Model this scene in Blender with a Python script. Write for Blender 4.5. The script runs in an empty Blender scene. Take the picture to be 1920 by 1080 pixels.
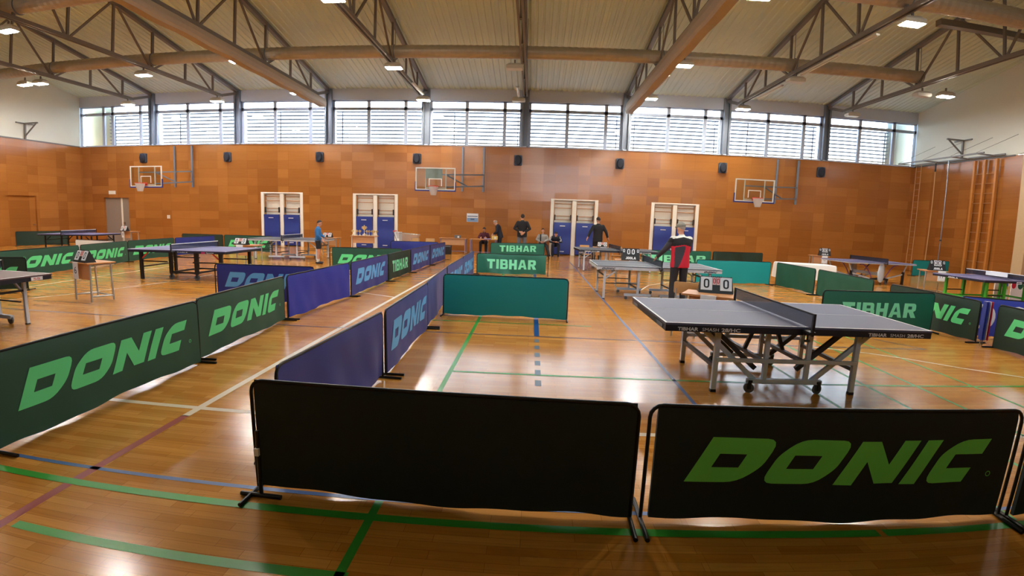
import bpy, bmesh, math, random
from mathutils import Vector, Matrix, geometry
S = bpy.context.scene
COL = S.collection
PI = math.pi
random.seed(7)
V = Vector

# ------------------------------------------------------------------ helpers
def lin(c):
    return tuple((x / 12.92 if x <= .04045 else ((x + .055) / 1.055) ** 2.4) for x in [v / 255. for v in c])

class MB:
    """collects shapes, builds one mesh object"""
    def __init__(s): s.v = []; s.f = []; s.m = []
    def add(s, vs, fs, mi=0, M=None):
        b = len(s.v)
        s.v += [tuple(M @ V(p)) if M is not None else tuple(p) for p in vs]
        s.f += [tuple(b + i for i in f) for f in fs]; s.m += [mi] * len(fs)
        return s
    def box(s, x0, x1, y0, y1, z0, z1, mi=0, M=None, bev=0):
        if bev:
            return s.prism([(x0 + bev, z0), (x1 - bev, z0), (x1, z0 + bev), (x1, z1 - bev), (x1 - bev, z1), (x0 + bev, z1), (x0, z1 - bev), (x0, z0 + bev)], y0, y1, mi, M)
        vs = [(x, y, z) for z in (z0, z1) for y in (y0, y1) for x in (x0, x1)]
        return s.add(vs, [(0, 2, 3, 1), (4, 5, 7, 6), (0, 1, 5, 4), (1, 3, 7, 5), (3, 2, 6, 7), (2, 0, 4, 6)], mi, M)
    def prism(s, poly, y0, y1, mi=0, M=None):
        n = len(poly)
        vs = [(x, y0, z) for x, z in poly] + [(x, y1, z) for x, z in poly]
        fs = [tuple(range(n)), tuple(range(2 * n - 1, n - 1, -1))] + [(i, i + n, (i + 1) % n + n, (i + 1) % n) for i in range(n)]
        return s.add(vs, fs, mi, M)
    def tube(s, pts, r, n=8, mi=0, M=None, closed=False, r2=None, cap=True):
        P = [V(p) for p in pts]; k = len(P); vs = []; up = None
        for i in range(k):
            if closed: d = P[(i + 1) % k] - P[i - 1]
            else: d = P[min(i + 1, k - 1)] - P[max(i - 1, 0)]
            d.normalize()
            if up is None:
                a = V((0, 0, 1)) if abs(d.z) < .9 else V((1, 0, 0)); up = a - d * a.dot(d)
            else: up = up - d * up.dot(d)
            up.normalize(); w = d.cross(up)
            rr = r if not hasattr(r, '__len__') else r[i]
            for j in range(n):
                t = 2 * PI * (j + .5) / n; vs.append(P[i] + (up * math.cos(t) + w * math.sin(t)) * rr)
        fs = [(i * n + j, i * n + (j + 1) % n, ((i + 1) % k) * n + (j + 1) % n, ((i + 1) % k) * n + j) for i in range(k if closed else k - 1) for j in range(n)]
        if not closed and cap: fs += [tuple(range(n - 1, -1, -1)), tuple((k - 1) * n + j for j in range(n))]
        return s.add(vs, fs, mi, M)
    def bar(s, a, b, w, h=None, mi=0, M=None):
        """rectangular bar from a to b, w wide and h high"""
        h = h or w; a = V(a); b = V(b); d = (b - a).normalized()
        u = V((0, 0, 1)) if abs(d.z) < .95 else V((0, 1, 0))
        x = d.cross(u).normalized(); u = x.cross(d)
        vs = [p + x * sx * w / 2 + u * su * h / 2 for p in (a, b) for sx, su in ((-1, -1), (1, -1), (1, 1), (-1, 1))]
        return s.add(vs, [(0, 1, 2, 3), (7, 6, 5, 4), (0, 4, 5, 1), (1, 5, 6, 2), (2, 6, 7, 3), (3, 7, 4, 0)], mi, M)
    def lathe(s, prof, n=16, mi=0, M=None):
        vs = [(r * math.cos(2 * PI * j / n), r * math.sin(2 * PI * j / n), z) for r, z in prof for j in range(n)]
        k = len(prof)
        fs = [(i * n + j, i * n + (j + 1) % n, (i + 1) * n + (j + 1) % n, (i + 1) * n + j) for i in range(k - 1) for j in range(n)]
        fs += [tuple(range(n - 1, -1, -1)), tuple((k - 1) * n + j for j in range(n))]
        return s.add(vs, fs, mi, M)
    def loft(s, rings, mi=0, M=None):
        n = len(rings[0]); k = len(rings); vs = [p for r in rings for p in r]
        fs = [(i * n + j, i * n + (j + 1) % n, (i + 1) * n + (j + 1) % n, (i + 1) * n + j) for i in range(k - 1) for j in range(n)]
        fs += [tuple(range(n - 1, -1, -1)), tuple((k - 1) * n + j for j in range(n))]
        return s.add(vs, fs, mi, M)
    def ball(s, c, r, n=12, mi=0, M=None):
        r = r if hasattr(r, '__len__') else (r, r, r); k = n // 2 + 1; vs = []; c = V(c)
        for i in range(k):
            t = PI * i / (k - 1)
            t = min(max(t, .02), PI - .02)
            for j in range(n):
                a = 2 * PI * j / n; vs.append(c + V((r[0] * math.sin(t) * math.cos(a), r[1] * math.sin(t) * math.sin(a), -r[2] * math.cos(t))))
        fs = [(i * n + j, i * n + (j + 1) % n, (i + 1) * n + (j + 1) % n, (i + 1) * n + j) for i in range(k - 1) for j in range(n)]
        fs += [tuple(range(n - 1, -1, -1)), tuple((k - 1) * n + j for j in range(n))]
        return s.add(vs, fs, mi, M)
    def mesh(s, name):
        me = bpy.data.meshes.new(name); me.from_pydata(s.v, [], s.f); me.polygons.foreach_set('material_index', s.m); me.update(); return me
    def build(s, name, mats, parent=None, smooth=False):
        me = s.mesh(name)
        bm = bmesh.new(); bm.from_mesh(me); bmesh.ops.recalc_face_normals(bm, faces=bm.faces); bm.to_mesh(me); bm.free()
        return link(name, me, mats, parent, smooth)

def link(name, me, mats, parent=None, smooth=False):
    for m in (mats if isinstance(mats, (list, tuple)) else [mats]): me.materials.append(m)
    if smooth:
        me.polygons.foreach_set('use_smooth', [True] * len(me.polygons))
        try: me.set_sharp_from_angle(angle=.7)
        except Exception: pass
    o = bpy.data.objects.new(name, me); COL.objects.link(o)
    if parent: o.parent = parent
    return o

def tag(o, label=None, cat=None, group=None, kind=None):
    if label: o['label'] = label
    if cat: o['category'] = cat
    if group: o['group'] = group
    if kind: o['kind'] = kind
    return o

def thing(name, label, cat, loc=(0, 0, 0), rz=0, group=None):
    o = bpy.data.objects.new(name, None); COL.objects.link(o); o.empty_display_size = .1
    o.location = loc; o.rotation_euler = (0, 0, rz)
    return tag(o, label, cat, group)

def dup(o, loc=None, rz=None, label=None, parent=None):
    c = o.copy(); COL.objects.link(c)
    if parent: c.parent = parent
    for ch in list(o.children): dup(ch, parent=c)
    if loc is not None: c.location = loc
    if rz is not None: c.rotation_euler = (0, 0, rz)
    if label: c['label'] = label
    return c

def struct(name, mb, mats, parent=None, smooth=False):
    o = mb.build(name, mats, parent, smooth)
    if parent is None: o['kind'] = 'structure'
    return o

# ------------------------------------------------------------------ materials
def mat(name, col, rough=.5, metal=0., spec=.5, noise=0., nscale=8., bump=0., bscale=60., coat=0., emit=None, estr=0., alpha=None, sheen=0.):
    m = bpy.data.materials.new(name); m.use_nodes = True; nt = m.node_tree; b = nt.nodes['Principled BSDF']
    c = lin(col)
    b.inputs['Base Color'].default_value = (*c, 1); b.inputs['Roughness'].default_value = rough
    b.inputs['Metallic'].default_value = metal; b.inputs['Specular IOR Level'].default_value = spec
    b.inputs['Coat Weight'].default_value = coat
    if sheen: b.inputs['Sheen Weight'].default_value = sheen
    if alpha is not None: b.inputs['Alpha'].default_value = alpha
    if emit: b.inputs['Emission Color'].default_value = (*emit, 1); b.inputs['Emission Strength'].default_value = estr
    g = nt.nodes.new('ShaderNodeNewGeometry')
    if noise:
        n = nt.nodes.new('ShaderNodeTexNoise'); n.inputs['Scale'].default_value = nscale; n.inputs['Detail'].default_value = 4
        nt.links.new(g.outputs['Position'], n.inputs['Vector'])
        x = nt.nodes.new('ShaderNodeMix'); x.data_type = 'RGBA'
        x.inputs[6].default_value = (*[v * (1 - noise) for v in c], 1); x.inputs[7].default_value = (*[min(1, v * (1 + noise)) for v in c], 1)
        nt.links.new(n.outputs['Fac'], x.inputs[0]); nt.links.new(x.outputs[2], b.inputs['Base Color'])
    if bump:
        n = nt.nodes.new('ShaderNodeTexNoise'); n.inputs['Scale'].default_value = bscale
        nt.links.new(g.outputs['Position'], n.inputs['Vector'])
        bp = nt.nodes.new('ShaderNodeBump'); bp.inputs['Strength'].default_value = bump; bp.inputs['Distance'].default_value = .01
        nt.links.new(n.outputs['Fac'], bp.inputs['Height']); nt.links.new(bp.outputs[0], b.inputs['Normal'])
    return m

def N(nt, t, **kw):
    n = nt.nodes.new(t)
    for k, v in kw.items(): setattr(n, k, v)
    return n

def mathn(nt, op, a, b=None):
    n = N(nt, 'ShaderNodeMath', operation=op)
    for i, x in enumerate((a, b)):
        if x is None: continue
        if isinstance(x, (int, float)): n.inputs[i].default_value = x
        else: nt.links.new(x, n.inputs[i])
    return n.outputs[0]

def wood_wall():
    m = bpy.data.materials.new('veneer_panels'); m.use_nodes = True; nt = m.node_tree; b = nt.nodes['Principled BSDF']; L = nt.links.new
    g = N(nt, 'ShaderNodeNewGeometry'); sp = N(nt, 'ShaderNodeSeparateXYZ'); L(g.outputs['Position'], sp.inputs[0])
    s = mathn(nt, 'ADD', mathn(nt, 'ADD', sp.outputs[0], sp.outputs[1]), 40.3)
    # columns 1.75 m holding a wide and a narrow panel, rows 0.44 m
    a = mathn(nt, 'DIVIDE', s, 1.72); fa = mathn(nt, 'FLOOR', a); ra = mathn(nt, 'FRACT', a)
    nar = mathn(nt, 'GREATER_THAN', ra, .66)
    cid = mathn(nt, 'ADD', mathn(nt, 'MULTIPLY', fa, 2.), nar)
    zz = mathn(nt, 'DIVIDE', sp.outputs[2], .443); fz = mathn(nt, 'FLOOR', zz); rz = mathn(nt, 'FRACT', zz)
    cv = N(nt, 'ShaderNodeCombineXYZ'); L(cid, cv.inputs[0]); L(fz, cv.inputs[1])
    wn = N(nt, 'ShaderNodeTexWhiteNoise', noise_dimensions='2D'); L(cv.outputs[0], wn.inputs['Vector'])
    cv2 = N(nt, 'ShaderNodeCombineXYZ'); L(cid, cv2.inputs[0]); cv2.inputs[1].default_value = 91.
    wn2 = N(nt, 'ShaderNodeTexWhiteNoise', noise_dimensions='2D'); L(cv2.outputs[0], wn2.inputs['Vector'])
    f = mathn(nt, 'ADD', mathn(nt, 'MULTIPLY', wn.outputs['Value'], .55), mathn(nt, 'MULTIPLY', wn2.outputs['Value'], .45))
    gr = N(nt, 'ShaderNodeTexNoise'); gr.inputs['Scale'].default_value = 1.; gr.inputs['Detail'].default_value = 5
    mp = N(nt, 'ShaderNodeVectorMath', operation='MULTIPLY'); L(g.outputs['Position'], mp.inputs[0]); mp.inputs[1].default_value = (1.2, 1.2, 30)
    L(mp.outputs[0], gr.inputs['Vector'])
    f = mathn(nt, 'ADD', f, mathn(nt, 'MULTIPLY', mathn(nt, 'SUBTRACT', gr.outputs['Fac'], .5), .5))
    cr = N(nt, 'ShaderNodeValToRGB'); L(f, cr.inputs[0])
    cr.color_ramp.elements[0].color = (*lin((150, 92, 40)), 1); cr.color_ramp.elements[0].position = .1
    cr.color_ramp.elements[1].color = (*lin((178, 116, 55)), 1); cr.color_ramp.elements[1].position = .95
    # seams
    e1 = mathn(nt, 'LESS_THAN', rz, .022)
    e2 = mathn(nt, 'LESS_THAN', ra, .006); e3 = mathn(nt, 'LESS_THAN', mathn(nt, 'ABSOLUTE', mathn(nt, 'SUBTRACT', ra, .66)), .003)
    e = mathn(nt, 'MAXIMUM', e1, mathn(nt, 'MAXIMUM', e2, e3))
    mx = N(nt, 'ShaderNodeMix', data_type='RGBA'); L(mathn(nt, 'MULTIPLY', e, .3), mx.inputs[0]); L(cr.outputs[0], mx.inputs[6]); mx.inputs[7].default_value = (*lin((95, 48, 18)), 1)
    L(mx.outputs[2], b.inputs['Base Color'])
    # every panel sits at a very slightly different angle
    wn3 = N(nt, 'ShaderNodeTexWhiteNoise', noise_dimensions='2D'); L(cv.outputs[0], wn3.inputs['Vector'])
    tl = N(nt, 'ShaderNodeVectorMath', operation='SUBTRACT'); L(wn3.outputs['Color'], tl.inputs[0]); tl.inputs[1].default_value = (.5, .5, .5)
    ts = N(nt, 'ShaderNodeVectorMath', operation='SCALE'); L(tl.outputs[0], ts.inputs[0]); ts.inputs['Scale'].default_value = .03
    ad = N(nt, 'ShaderNodeVectorMath', operation='ADD'); L(g.outputs['Normal'], ad.inputs[0]); L(ts.outputs[0], ad.inputs[1])
    nm = N(nt, 'ShaderNodeVectorMath', operation='NORMALIZE'); L(ad.outputs[0], nm.inputs[0]); L(nm.outputs[0], b.inputs['Normal'])
    b.inputs['Roughness'].default_value = .2; b.inputs['Specular IOR Level'].default_value = .45
    return m

def parquet():
    m = bpy.data.materials.new('parquet'); m.use_nodes = True; nt = m.node_tree; b = nt.nodes['Principled BSDF']; L = nt.links.new
    g = N(nt, 'ShaderNodeNewGeometry')
    def brick(w, h, c1, c2, off):
        k = N(nt, 'ShaderNodeTexBrick'); L(g.outputs['Position'], k.inputs['Vector']); k.offset = off; k.squash = 1
        k.inputs['Scale'].default_value = 1; k.inputs['Brick Width'].default_value = w; k.inputs['Row Height'].default_value = h
        k.inputs['Mortar Size'].default_value = .0012; k.inputs['Mortar Smooth'].default_value = .3; k.inputs['Bias'].default_value = 0
        k.inputs['Color1'].default_value = (*c1, 1); k.inputs['Color2'].default_value = (*c2, 1); k.inputs['Mortar'].default_value = (*[v * .55 for v in c1], 1)
        return k
    k1 = brick(.46, .066, lin((190, 126, 46)), lin((212, 152, 72)), .37)
    k2 = brick(1.9, .2, (.78, .74, .66), (1., 1., 1.), .5)
    n = N(nt, 'ShaderNodeTexNoise'); n.inputs['Scale'].default_value = 1; n.inputs['Detail'].default_value = 6
    mp = N(nt, 'ShaderNodeVectorMath', operation='MULTIPLY'); L(g.outputs['Position'], mp.inputs[0]); mp.inputs[1].default_value = (2.5, 45, 1); L(mp.outputs[0], n.inputs['Vector'])
    mx = N(nt, 'ShaderNodeMix', data_type='RGBA', blend_type='MULTIPLY'); mx.inputs[0].default_value = .75; L(k1.outputs[0], mx.inputs[6]); L(k2.outputs[0], mx.inputs[7])
    cr = N(nt, 'ShaderNodeValToRGB'); cr.color_ramp.elements[0].color = (.78, .74, .7, 1); cr.color_ramp.elements[0].position = .3; cr.color_ramp.elements[1].position = .7; L(n.outputs['Fac'], cr.inputs[0])
    m2 = N(nt, 'ShaderNodeMix', data_type='RGBA', blend_type='MULTIPLY'); m2.inputs[0].default_value = .6; L(mx.outputs[2], m2.inputs[6]); L(cr.outputs[0], m2.inputs[7])
    L(m2.outputs[2], b.inputs['Base Color'])
    sm = N(nt, 'ShaderNodeTexNoise'); sm.inputs['Scale'].default_value = .7; L(g.outputs['Position'], sm.inputs['Vector'])
    r = mathn(nt, 'ADD', mathn(nt, 'MULTIPLY', sm.outputs['Fac'], .08), .15); L(r, b.inputs['Roughness'])
    b.inputs['Specular IOR Level'].default_value = .33
    return m

def glass(name, tint=(1, 1, 1), refl=.06):
    m = bpy.data.materials.new(name); m.use_nodes = True; nt = m.node_tree; nt.nodes.clear()
    o = N(nt, 'ShaderNodeOutputMaterial'); t = N(nt, 'ShaderNodeBsdfTransparent'); t.inputs[0].default_value = (*tint, 1)
    gl = N(nt, 'ShaderNodeBsdfGlossy'); gl.inputs['Roughness'].default_value = .02; x = N(nt, 'ShaderNodeMixShader'); x.inputs[0].default_value = refl
    nt.links.new(t.outputs[0], x.inputs[1]); nt.links.new(gl.outputs[0], x.inputs[2]); nt.links.new(x.outputs[0], o.inputs[0])
    return m

def netmat(name, col, fac):
    """fine mesh: partly see-through"""
    m = bpy.data.materials.new(name); m.use_nodes = True; nt = m.node_tree; b = nt.nodes['Principled BSDF']; b.inputs['Base Color'].default_value = (*lin(col), 1); b.inputs['Roughness'].default_value = .8
    o = nt.nodes['Material Output']; t = N(nt, 'ShaderNodeBsdfTransparent'); x = N(nt, 'ShaderNodeMixShader'); x.inputs[0].default_value = fac
    nt.links.new(t.outputs[0], x.inputs[1]); nt.links.new(b.outputs[0], x.inputs[2]); nt.links.new(x.outputs[0], o.inputs[0])
    return m

M = {}
M['wall'] = wood_wall(); M['floor'] = parquet()
M['white_wall'] = mat('plaster', (214, 216, 206), .8, noise=.03, nscale=1.5)
M['ceiling'] = mat('roof_sheet', (202, 220, 210), .55, noise=.05, nscale=.8)
M['seam'] = mat('cap_strip', (70, 45, 28), .5)
M['steel'] = mat('grey_steel', (120, 130, 146), .45, metal=.2, noise=.05)
M['truss'] = mat('truss_paint', (112, 108, 106), .5, noise=.06, nscale=3)
M['frame'] = mat('window_frame', (176, 190, 216), .5)  # bluish veil of window haze is put into the frame colour
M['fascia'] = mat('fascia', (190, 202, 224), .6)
M['louvre'] = mat('louvre', (120, 130, 146), .5)
M['pane'] = glass('window_glass'); M['pane_tint'] = glass('window_glass_tinted', (.5, .5, .5))
M['duct'] = mat('galvanised', (176, 170, 160), .42, metal=.4, noise=.1, nscale=4)
M['canvas'] = mat('curtain_canvas', (168, 156, 142), .8, noise=.06, bump=.2)
M['housing'] = mat('lamp_housing', (196, 194, 186), .5)
M['lamp_off'] = mat('lamp_glass_off', (205, 208, 204), .3)
M['lamp_on'] = mat('lamp_glass_lit', (255, 240, 220), .3, emit=(1., .93, .80), estr=270)
M['lamp_cool'] = mat('lamp_glass_cool', (255, 250, 245), .3, emit=(.93, .95, 1.), estr=170)
M['white'] = mat('white_paint', (222, 220, 214), .5)
M['cream'] = mat('cream_paint', (236, 230, 218), .6)
M['bar_wood'] = mat('beech', (170, 118, 72), .45, noise=.1, nscale=20)
M['beech_light'] = mat('beech_light', (206, 160, 104), .45, noise=.08, nscale=14)
M['ladder_wood'] = mat('ladder_wood', (196, 128, 56), .45, noise=.1, nscale=10)
M['mat_blue'] = mat('mat_vinyl', (36, 56, 138), .45, bump=.15, bscale=9)
M['tag'] = mat('white_print', (225, 228, 235), .6)
M['black'] = mat('black_plastic', (22, 22, 26), .45)
M['dark'] = mat('dark_steel', (38, 38, 42), .45, metal=.3)
M['tube'] = mat('black_tube', (20, 20, 20), .4, metal=.3)
M['speaker'] = mat('speaker_case', (62, 70, 86), .6)
M['grille'] = mat('speaker_grille', (38, 44, 58), .8, bump=.5, bscale=300)
M['blue_edge'] = mat('blue_padding', (30, 40, 120), .6)
M['rim'] = mat('rim_orange', (196, 62, 50), .5)
M['netting'] = netmat('hoop_netting', (205, 200, 200), .45)
M['board_glass'] = glass('board_glass', (.86, .88, .86), .012)
M['line_white'] = mat('line_white', (214, 200, 180), .35); M['line_green'] = mat('line_green', (52, 150, 52), .35)
M['line_blue'] = mat('line_blue', (74, 104, 160), .35); M['line_dark'] = mat('line_darkblue', (66, 56, 78), .35)
M['line_royal'] = mat('line_royal', (22, 66, 140), .35); M['line_red'] = mat('line_red', (140, 28, 20), .35); M['line_grey'] = mat('line_grey', (96, 110, 128), .35)
M['green'] = mat('cloth_green', (20, 74, 56), .62, bump=.12, bscale=5, sheen=.1); M['dgreen'] = mat('cloth_dark_green', (26, 52, 42), .65, bump=.1, bscale=5)
M['bgreen'] = mat('cloth_black_green', (17, 34, 36), .75, bump=.1, bscale=5)
M['tgreen'] = mat('cloth_sheen_green', (28, 104, 86), .45, bump=.12, bscale=5)
M['lgreen'] = mat('print_green', (96, 222, 146), .6); M['mgreen'] = mat('print_mid_green', (112, 226, 104), .6); M['mint'] = mat('print_mint', (130, 236, 192), .55)
M['navy'] = mat('cloth_navy', (26, 44, 140), .55, bump=.12, bscale=5, sheen=.1); M['royal'] = mat('cloth_royal', (40, 54, 168), .5, bump=.12, bscale=5)
M['bright'] = mat('cloth_bright_blue', (44, 66, 190), .5, bump=.1, bscale=5); M['sky'] = mat('print_sky', (100, 180, 244), .6)
M['teal'] = mat('cloth_teal', (0, 140, 142), .7, bump=.12, bscale=6); M['wgreen'] = mat('cloth_wine_green', (14, 84, 66), .65, bump=.12, bscale=5)
M['cloth_white'] = mat('cloth_white', (232, 232, 230), .7, bump=.1, bscale=6)
M['top_blue'] = mat('table_top_slate', (92, 94, 120), .5, spec=.25); M['top_grey'] = mat('table_top_grey', (84, 92, 104), .5, spec=.2); M['top_violet'] = mat('table_top_violet', (96, 94, 140), .5, spec=.2)
M['top_brown'] = mat('table_top_plum', (100, 80, 86), .5, spec=.2); M['apron'] = mat('table_apron', (24, 28, 44), .4); M['alu'] = mat('aluminium_apron', (196, 202, 212), .4, metal=.2)
M['leg_grey'] = mat('leg_grey', (200, 212, 230), .45); M['leg_green'] = mat('leg_green', (60, 170, 50), .4); M['leg_dark'] = mat('leg_dark', (70, 66, 68), .45, metal=.2)
M['net'] = netmat('net_mesh', (58, 64, 92), .62); M['netdark'] = netmat('net_mesh_dark', (30, 36, 60), .72)
M['rubber'] = mat('rubber', (30, 30, 32), .6); M['wheel'] = mat('wheel_grey', (86, 88, 92), .5); M['chrome'] = mat('chrome', (190, 192, 196), .25, metal=.9)
M['paper'] = mat('paper', (232, 234, 240), .7); M['ink'] = mat('ink', (30, 32, 40), .7); M['red_ink'] = mat('red_ink', (190, 40, 44), .7); M['pink'] = mat('pink_card', (232, 190, 190), .7)
M['magenta'] = mat('magenta', (190, 50, 110), .6); M['purple'] = mat('purple_tube', (120, 70, 130), .45)
M['desk_top'] = mat('desk_top', (190, 134, 84), .4, noise=.08, nscale=9); M['desk_panel'] = mat('desk_panel', (196, 146, 102), .5, noise=.08, nscale=9); M['desk_leg'] = mat('desk_leg', (172, 176, 180), .35, metal=.5)
M['lilac_leg'] = mat('lilac_leg', (140, 146, 190), .4, metal=.2)
M['gold'] = mat('gold', (238, 220, 160), .3, metal=.6); M['marble'] = mat('trophy_base', (214, 208, 190), .4)
M['skin'] = mat('skin', (206, 150, 124), .55); M['hair'] = mat('hair_dark', (44, 32, 28), .7); M['hair_grey'] = mat('hair_grey', (150, 140, 132), .7)
M['eye'] = mat('eye', (30, 24, 22), .3); M['c_black'] = mat('cloth_black', (28, 28, 34), .8); M['c_navy'] = mat('cloth_suit', (26, 30, 46), .8); M['c_grey'] = mat('cloth_grey', (102, 106, 116), .8)
M['c_char'] = mat('cloth_charcoal', (58, 58, 68), .8); M['c_red'] = mat('cloth_red', (198, 26, 56), .75); M['c_white'] = mat('cloth_offwhite', (220, 220, 216), .75); M['c_cap'] = mat('cap_tweed', (134, 132, 124), .9, noise=.2, nscale=120)
M['c_trou'] = mat('cloth_trousers', (36, 38, 48), .8); M['c_blue'] = mat('cloth_boy_blue', (40, 112, 178), .75); M['c_maroon'] = mat('cloth_maroon', (84, 26, 44), .8); M['c_lgrey'] = mat('cloth_light_grey', (158, 156, 152), .85)
M['yellow'] = mat('yellow_card', (222, 198, 110), .6); M['wire'] = netmat('wire_mesh', (190, 180, 176), .35)

# ------------------------------------------------------------------ lettering
def fillet(pts, rad):
    """pts: list of (x, y) or (x, y, r) -> rounded polygon"""
    out = []; n = len(pts)
    for i, p in enumerate(pts):
        if len(p) == 2 or p[2] == 0: out.append((p[0], p[1])); continue
        a = V(pts[i - 1][:2]); b = V(p[:2]); c = V(pts[(i + 1) % n][:2]); r = p[2] * rad
        u = (a - b).normalized() * min(r, (a - b).length * .5); w = (c - b).normalized() * min(r, (c - b).length * .5)
        for k in range(5):
            t = k / 4; q = (b + u) * (1 - t) ** 2 + b * 2 * t * (1 - t) + (b + w) * t * t; out.append((q.x, q.y))
    return out

def sheared(polys, sh):
    return [[[(x + y * sh, y) for x, y in r] for r in rings] for rings in polys]

def word_donic():
    """stylised slanted capitals with square counters; height 1"""
    P = []
    P.append([fillet([(0, 0), (1.13, 0, 1), (1.45, .38, .6), (1.45, 1, 1), (0, 1)], .28), [(.37, .34), (.95, .34), (.95, .64), (.37, .64)]])
    x = 1.64; P.append([fillet([(x, 0, 1), (x + 1.2, 0, 1), (x + 1.45, .36, .5), (x + 1.45, 1, 1), (x + .27, 1, 1), (x, .62, .5)], .26), [(x + .36, .34), (x + .96, .34), (x + .96, .64), (x + .36, .64)]])
    x = 3.27; P.append([[(x, 0), (x + .42, 0), (x + .42, .53), (x + .93, .03), (x + 1.37, .03), (x + 1.37, 1), (x + .98, 1), (x + .98, .46), (x + .44, .98), (x, .98)]])
    x = 4.82; P.append([[(x, .0), (x + .38, .0), (x + .38, 1), (x, 1)]])
    x = 5.4; P.append([fillet([(x, 0, 1), (x + 1.0, 0), (x + 1.0, .34), (x + .36, .34), (x + .36, .66), (x + 1.05, .66), (x + 1.05, 1), (x + .3, 1, 1), (x, .66, .5)], .26)])
    return sheared(P, .52), 6.95

def word_block(s, sh=0., wd=.78, th=.27, gap=.12):
    """heavy grotesque capitals"""
    P = []; x = 0.
    for ch in s:
        w = wd; t = th
        if ch == 'T':
            P.append([[(x - .05, 1), (x + .04, 1 - .26), (x + w / 2 - t / 2, .74), (x + w / 2 - t / 2, 0), (x + w / 2 + t / 2, 0), (x + w / 2 + t / 2, .74), (x + w, .74), (x + w, 1)]])
        elif ch == 'I': w = t; P.append([[(x, 0), (x + t, 0), (x + t, 1), (x, 1)]])
        elif ch == 'B':
            P.append([fillet([(x, 0), (x + w, 0, 1), (x + w, .5, .6), (x + w * .95, .52), (x + w * .95, 1, 1), (x, 1)], .2), [(x + t, .2), (x + w - t * .9, .2), (x + w - t * .9, .42), (x + t, .42)], [(x + t, .6), (x + w - t, .6), (x + w - t, .8), (x + t, .8)]])
        elif ch == 'H':
            P.append([[(x, 0), (x + t, 0), (x + t, .38), (x + w - t, .38), (x + w - t, 0), (x + w, 0), (x + w, 1), (x + w - t, 1), (x + w - t, .62), (x + t, .62), (x + t, 1), (x, 1)]])
        elif ch == 'A':
            w = wd * 1.12; c = x + w / 2
            P.append([[(x, 0), (x + t * .95, 0), (x + t * 1.2, .2), (x + w - t * 1.2, .2), (x + w - t * .95, 0), (x + w, 0), (c + t * .62, 1), (c - t * .62, 1)], [(c - .115, .4), (c + .115, .4), (c, .76)]])
        elif ch == 'R':
            P.append([fillet([(x, 0), (x + t, 0), (x + t, .36), (x + w * .45, .36), (x + w - t, 0), (x + w + .05, 0), (x + w * .8, .42), (x + w, .5, .4), (x + w, 1, 1), (x, 1)], .22), [(x + t, .58), (x + w - t, .58), (x + w - t, .79), (x + t, .79)]])
        elif ch == 'J': w = .6; P.append([fillet([(x, 0), (x + w, 0, 1), (x + w, 1), (x + w - t, 1), (x + w - t, .24), (x, .24)], .25)])
        elif ch == 'O': P.append([fillet([(x, 0, 1), (x + w, 0, 1), (x + w, 1, 1), (x, 1, 1)], .3), fillet([(x + t, .24, 1), (x + w - t, .24, 1), (x + w - t, .76, 1), (x + t, .76, 1)], .1)])
        elif ch == '0': w = .62; P.append([fillet([(x, 0, 1), (x + w, 0, 1), (x + w, 1, 1), (x, 1, 1)], .3), fillet([(x + .17, .15, 1), (x + w - .17, .15, 1), (x + w - .17, .85, 1), (x + .17, .85, 1)], .14)])
        elif ch == 'L': w = .66; P.append([[(x, 0), (x + w, 0), (x + w, .25), (x + t, .25), (x + t, 1), (x, 1)]])
        x += w + gap
    return sheared(P, sh), x - gap

def tri_word(polys):
    vs = []; fs = []
    for rings in polys:
        b = len(vs); flat = [V((x, y, 0)) for r in rings for x, y in r]
        vs += [(p.x, p.y) for p in flat]
        for t in geometry.tessellate_polygon([[V((x, y, 0)) for x, y in r] for r in rings]): fs.append(tuple(b + i for i in t))
    return vs, fs

def font_word(s, offset=0.):
    cu = bpy.data.curves.new('tmp_text', 'FONT'); cu.body = s; cu.size = 1.; cu.offset = offset; cu.resolution_u = 3
    o = bpy.data.objects.new('tmp_text', cu); COL.objects.link(o)
    dg = bpy.context.evaluated_depsgraph_get(); ev = o.evaluated_get(dg); me = ev.to_mesh()
    vs = [(v.co.x / .7, v.co.y / .7) for v in me.vertices]; fs = [tuple(p.vertices) for p in me.polygons]
    ev.to_mesh_clear(); bpy.data.objects.remove(o); bpy.data.curves.remove(cu)
    x0 = min(v[0] for v in vs); x1 = max(v[0] for v in vs)
    return [(x - x0, y) for x, y in vs], fs, x1 - x0

_words = {}
def word(s):
    if s not in _words:
        if s == 'DONIC': p, w = word_donic(); v, f = tri_word(p)
        elif s in ('TIBHAR', 'JOOLA', '0'): p, w = word_block(s); v, f = tri_word(p)
        elif s.startswith('~'): v, f, w = font_word(s[1:], .012)
        elif s.startswith('!'): v, f, w = font_word(s[1:], .03)
        else: v, f, w = font_word(s)
        _words[s] = (v, f, w)
    return _words[s]

def print_word(name, s, m, parent, fn, width=None, height=1., cuts=0):
    """letters laid on a surface: fn(a, b) -> point, a in 0..width, b in 0..height"""
    v, f, w = word(s); sx = (width / w) if width else height
    bm = bmesh.new(); bv = [bm.verts.new((x * sx, y * height, 0)) for x, y in v]
    for t in f:
        try: bm.faces.new([bv[i] for i in t])
        except ValueError: pass
    for _ in range(cuts):
        es = [e for e in bm.edges if e.calc_length() > .07]
        if not es: break
        bmesh.ops.subdivide_edges(bm, edges=es, cuts=1); bmesh.ops.triangulate(bm, faces=bm.faces)
    for q in bm.verts: q.co = fn(q.co.x, q.co.y)
    me = bpy.data.meshes.new(name); bm.to_mesh(me); bm.free()
    return link(name, me, m, parent)

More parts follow.
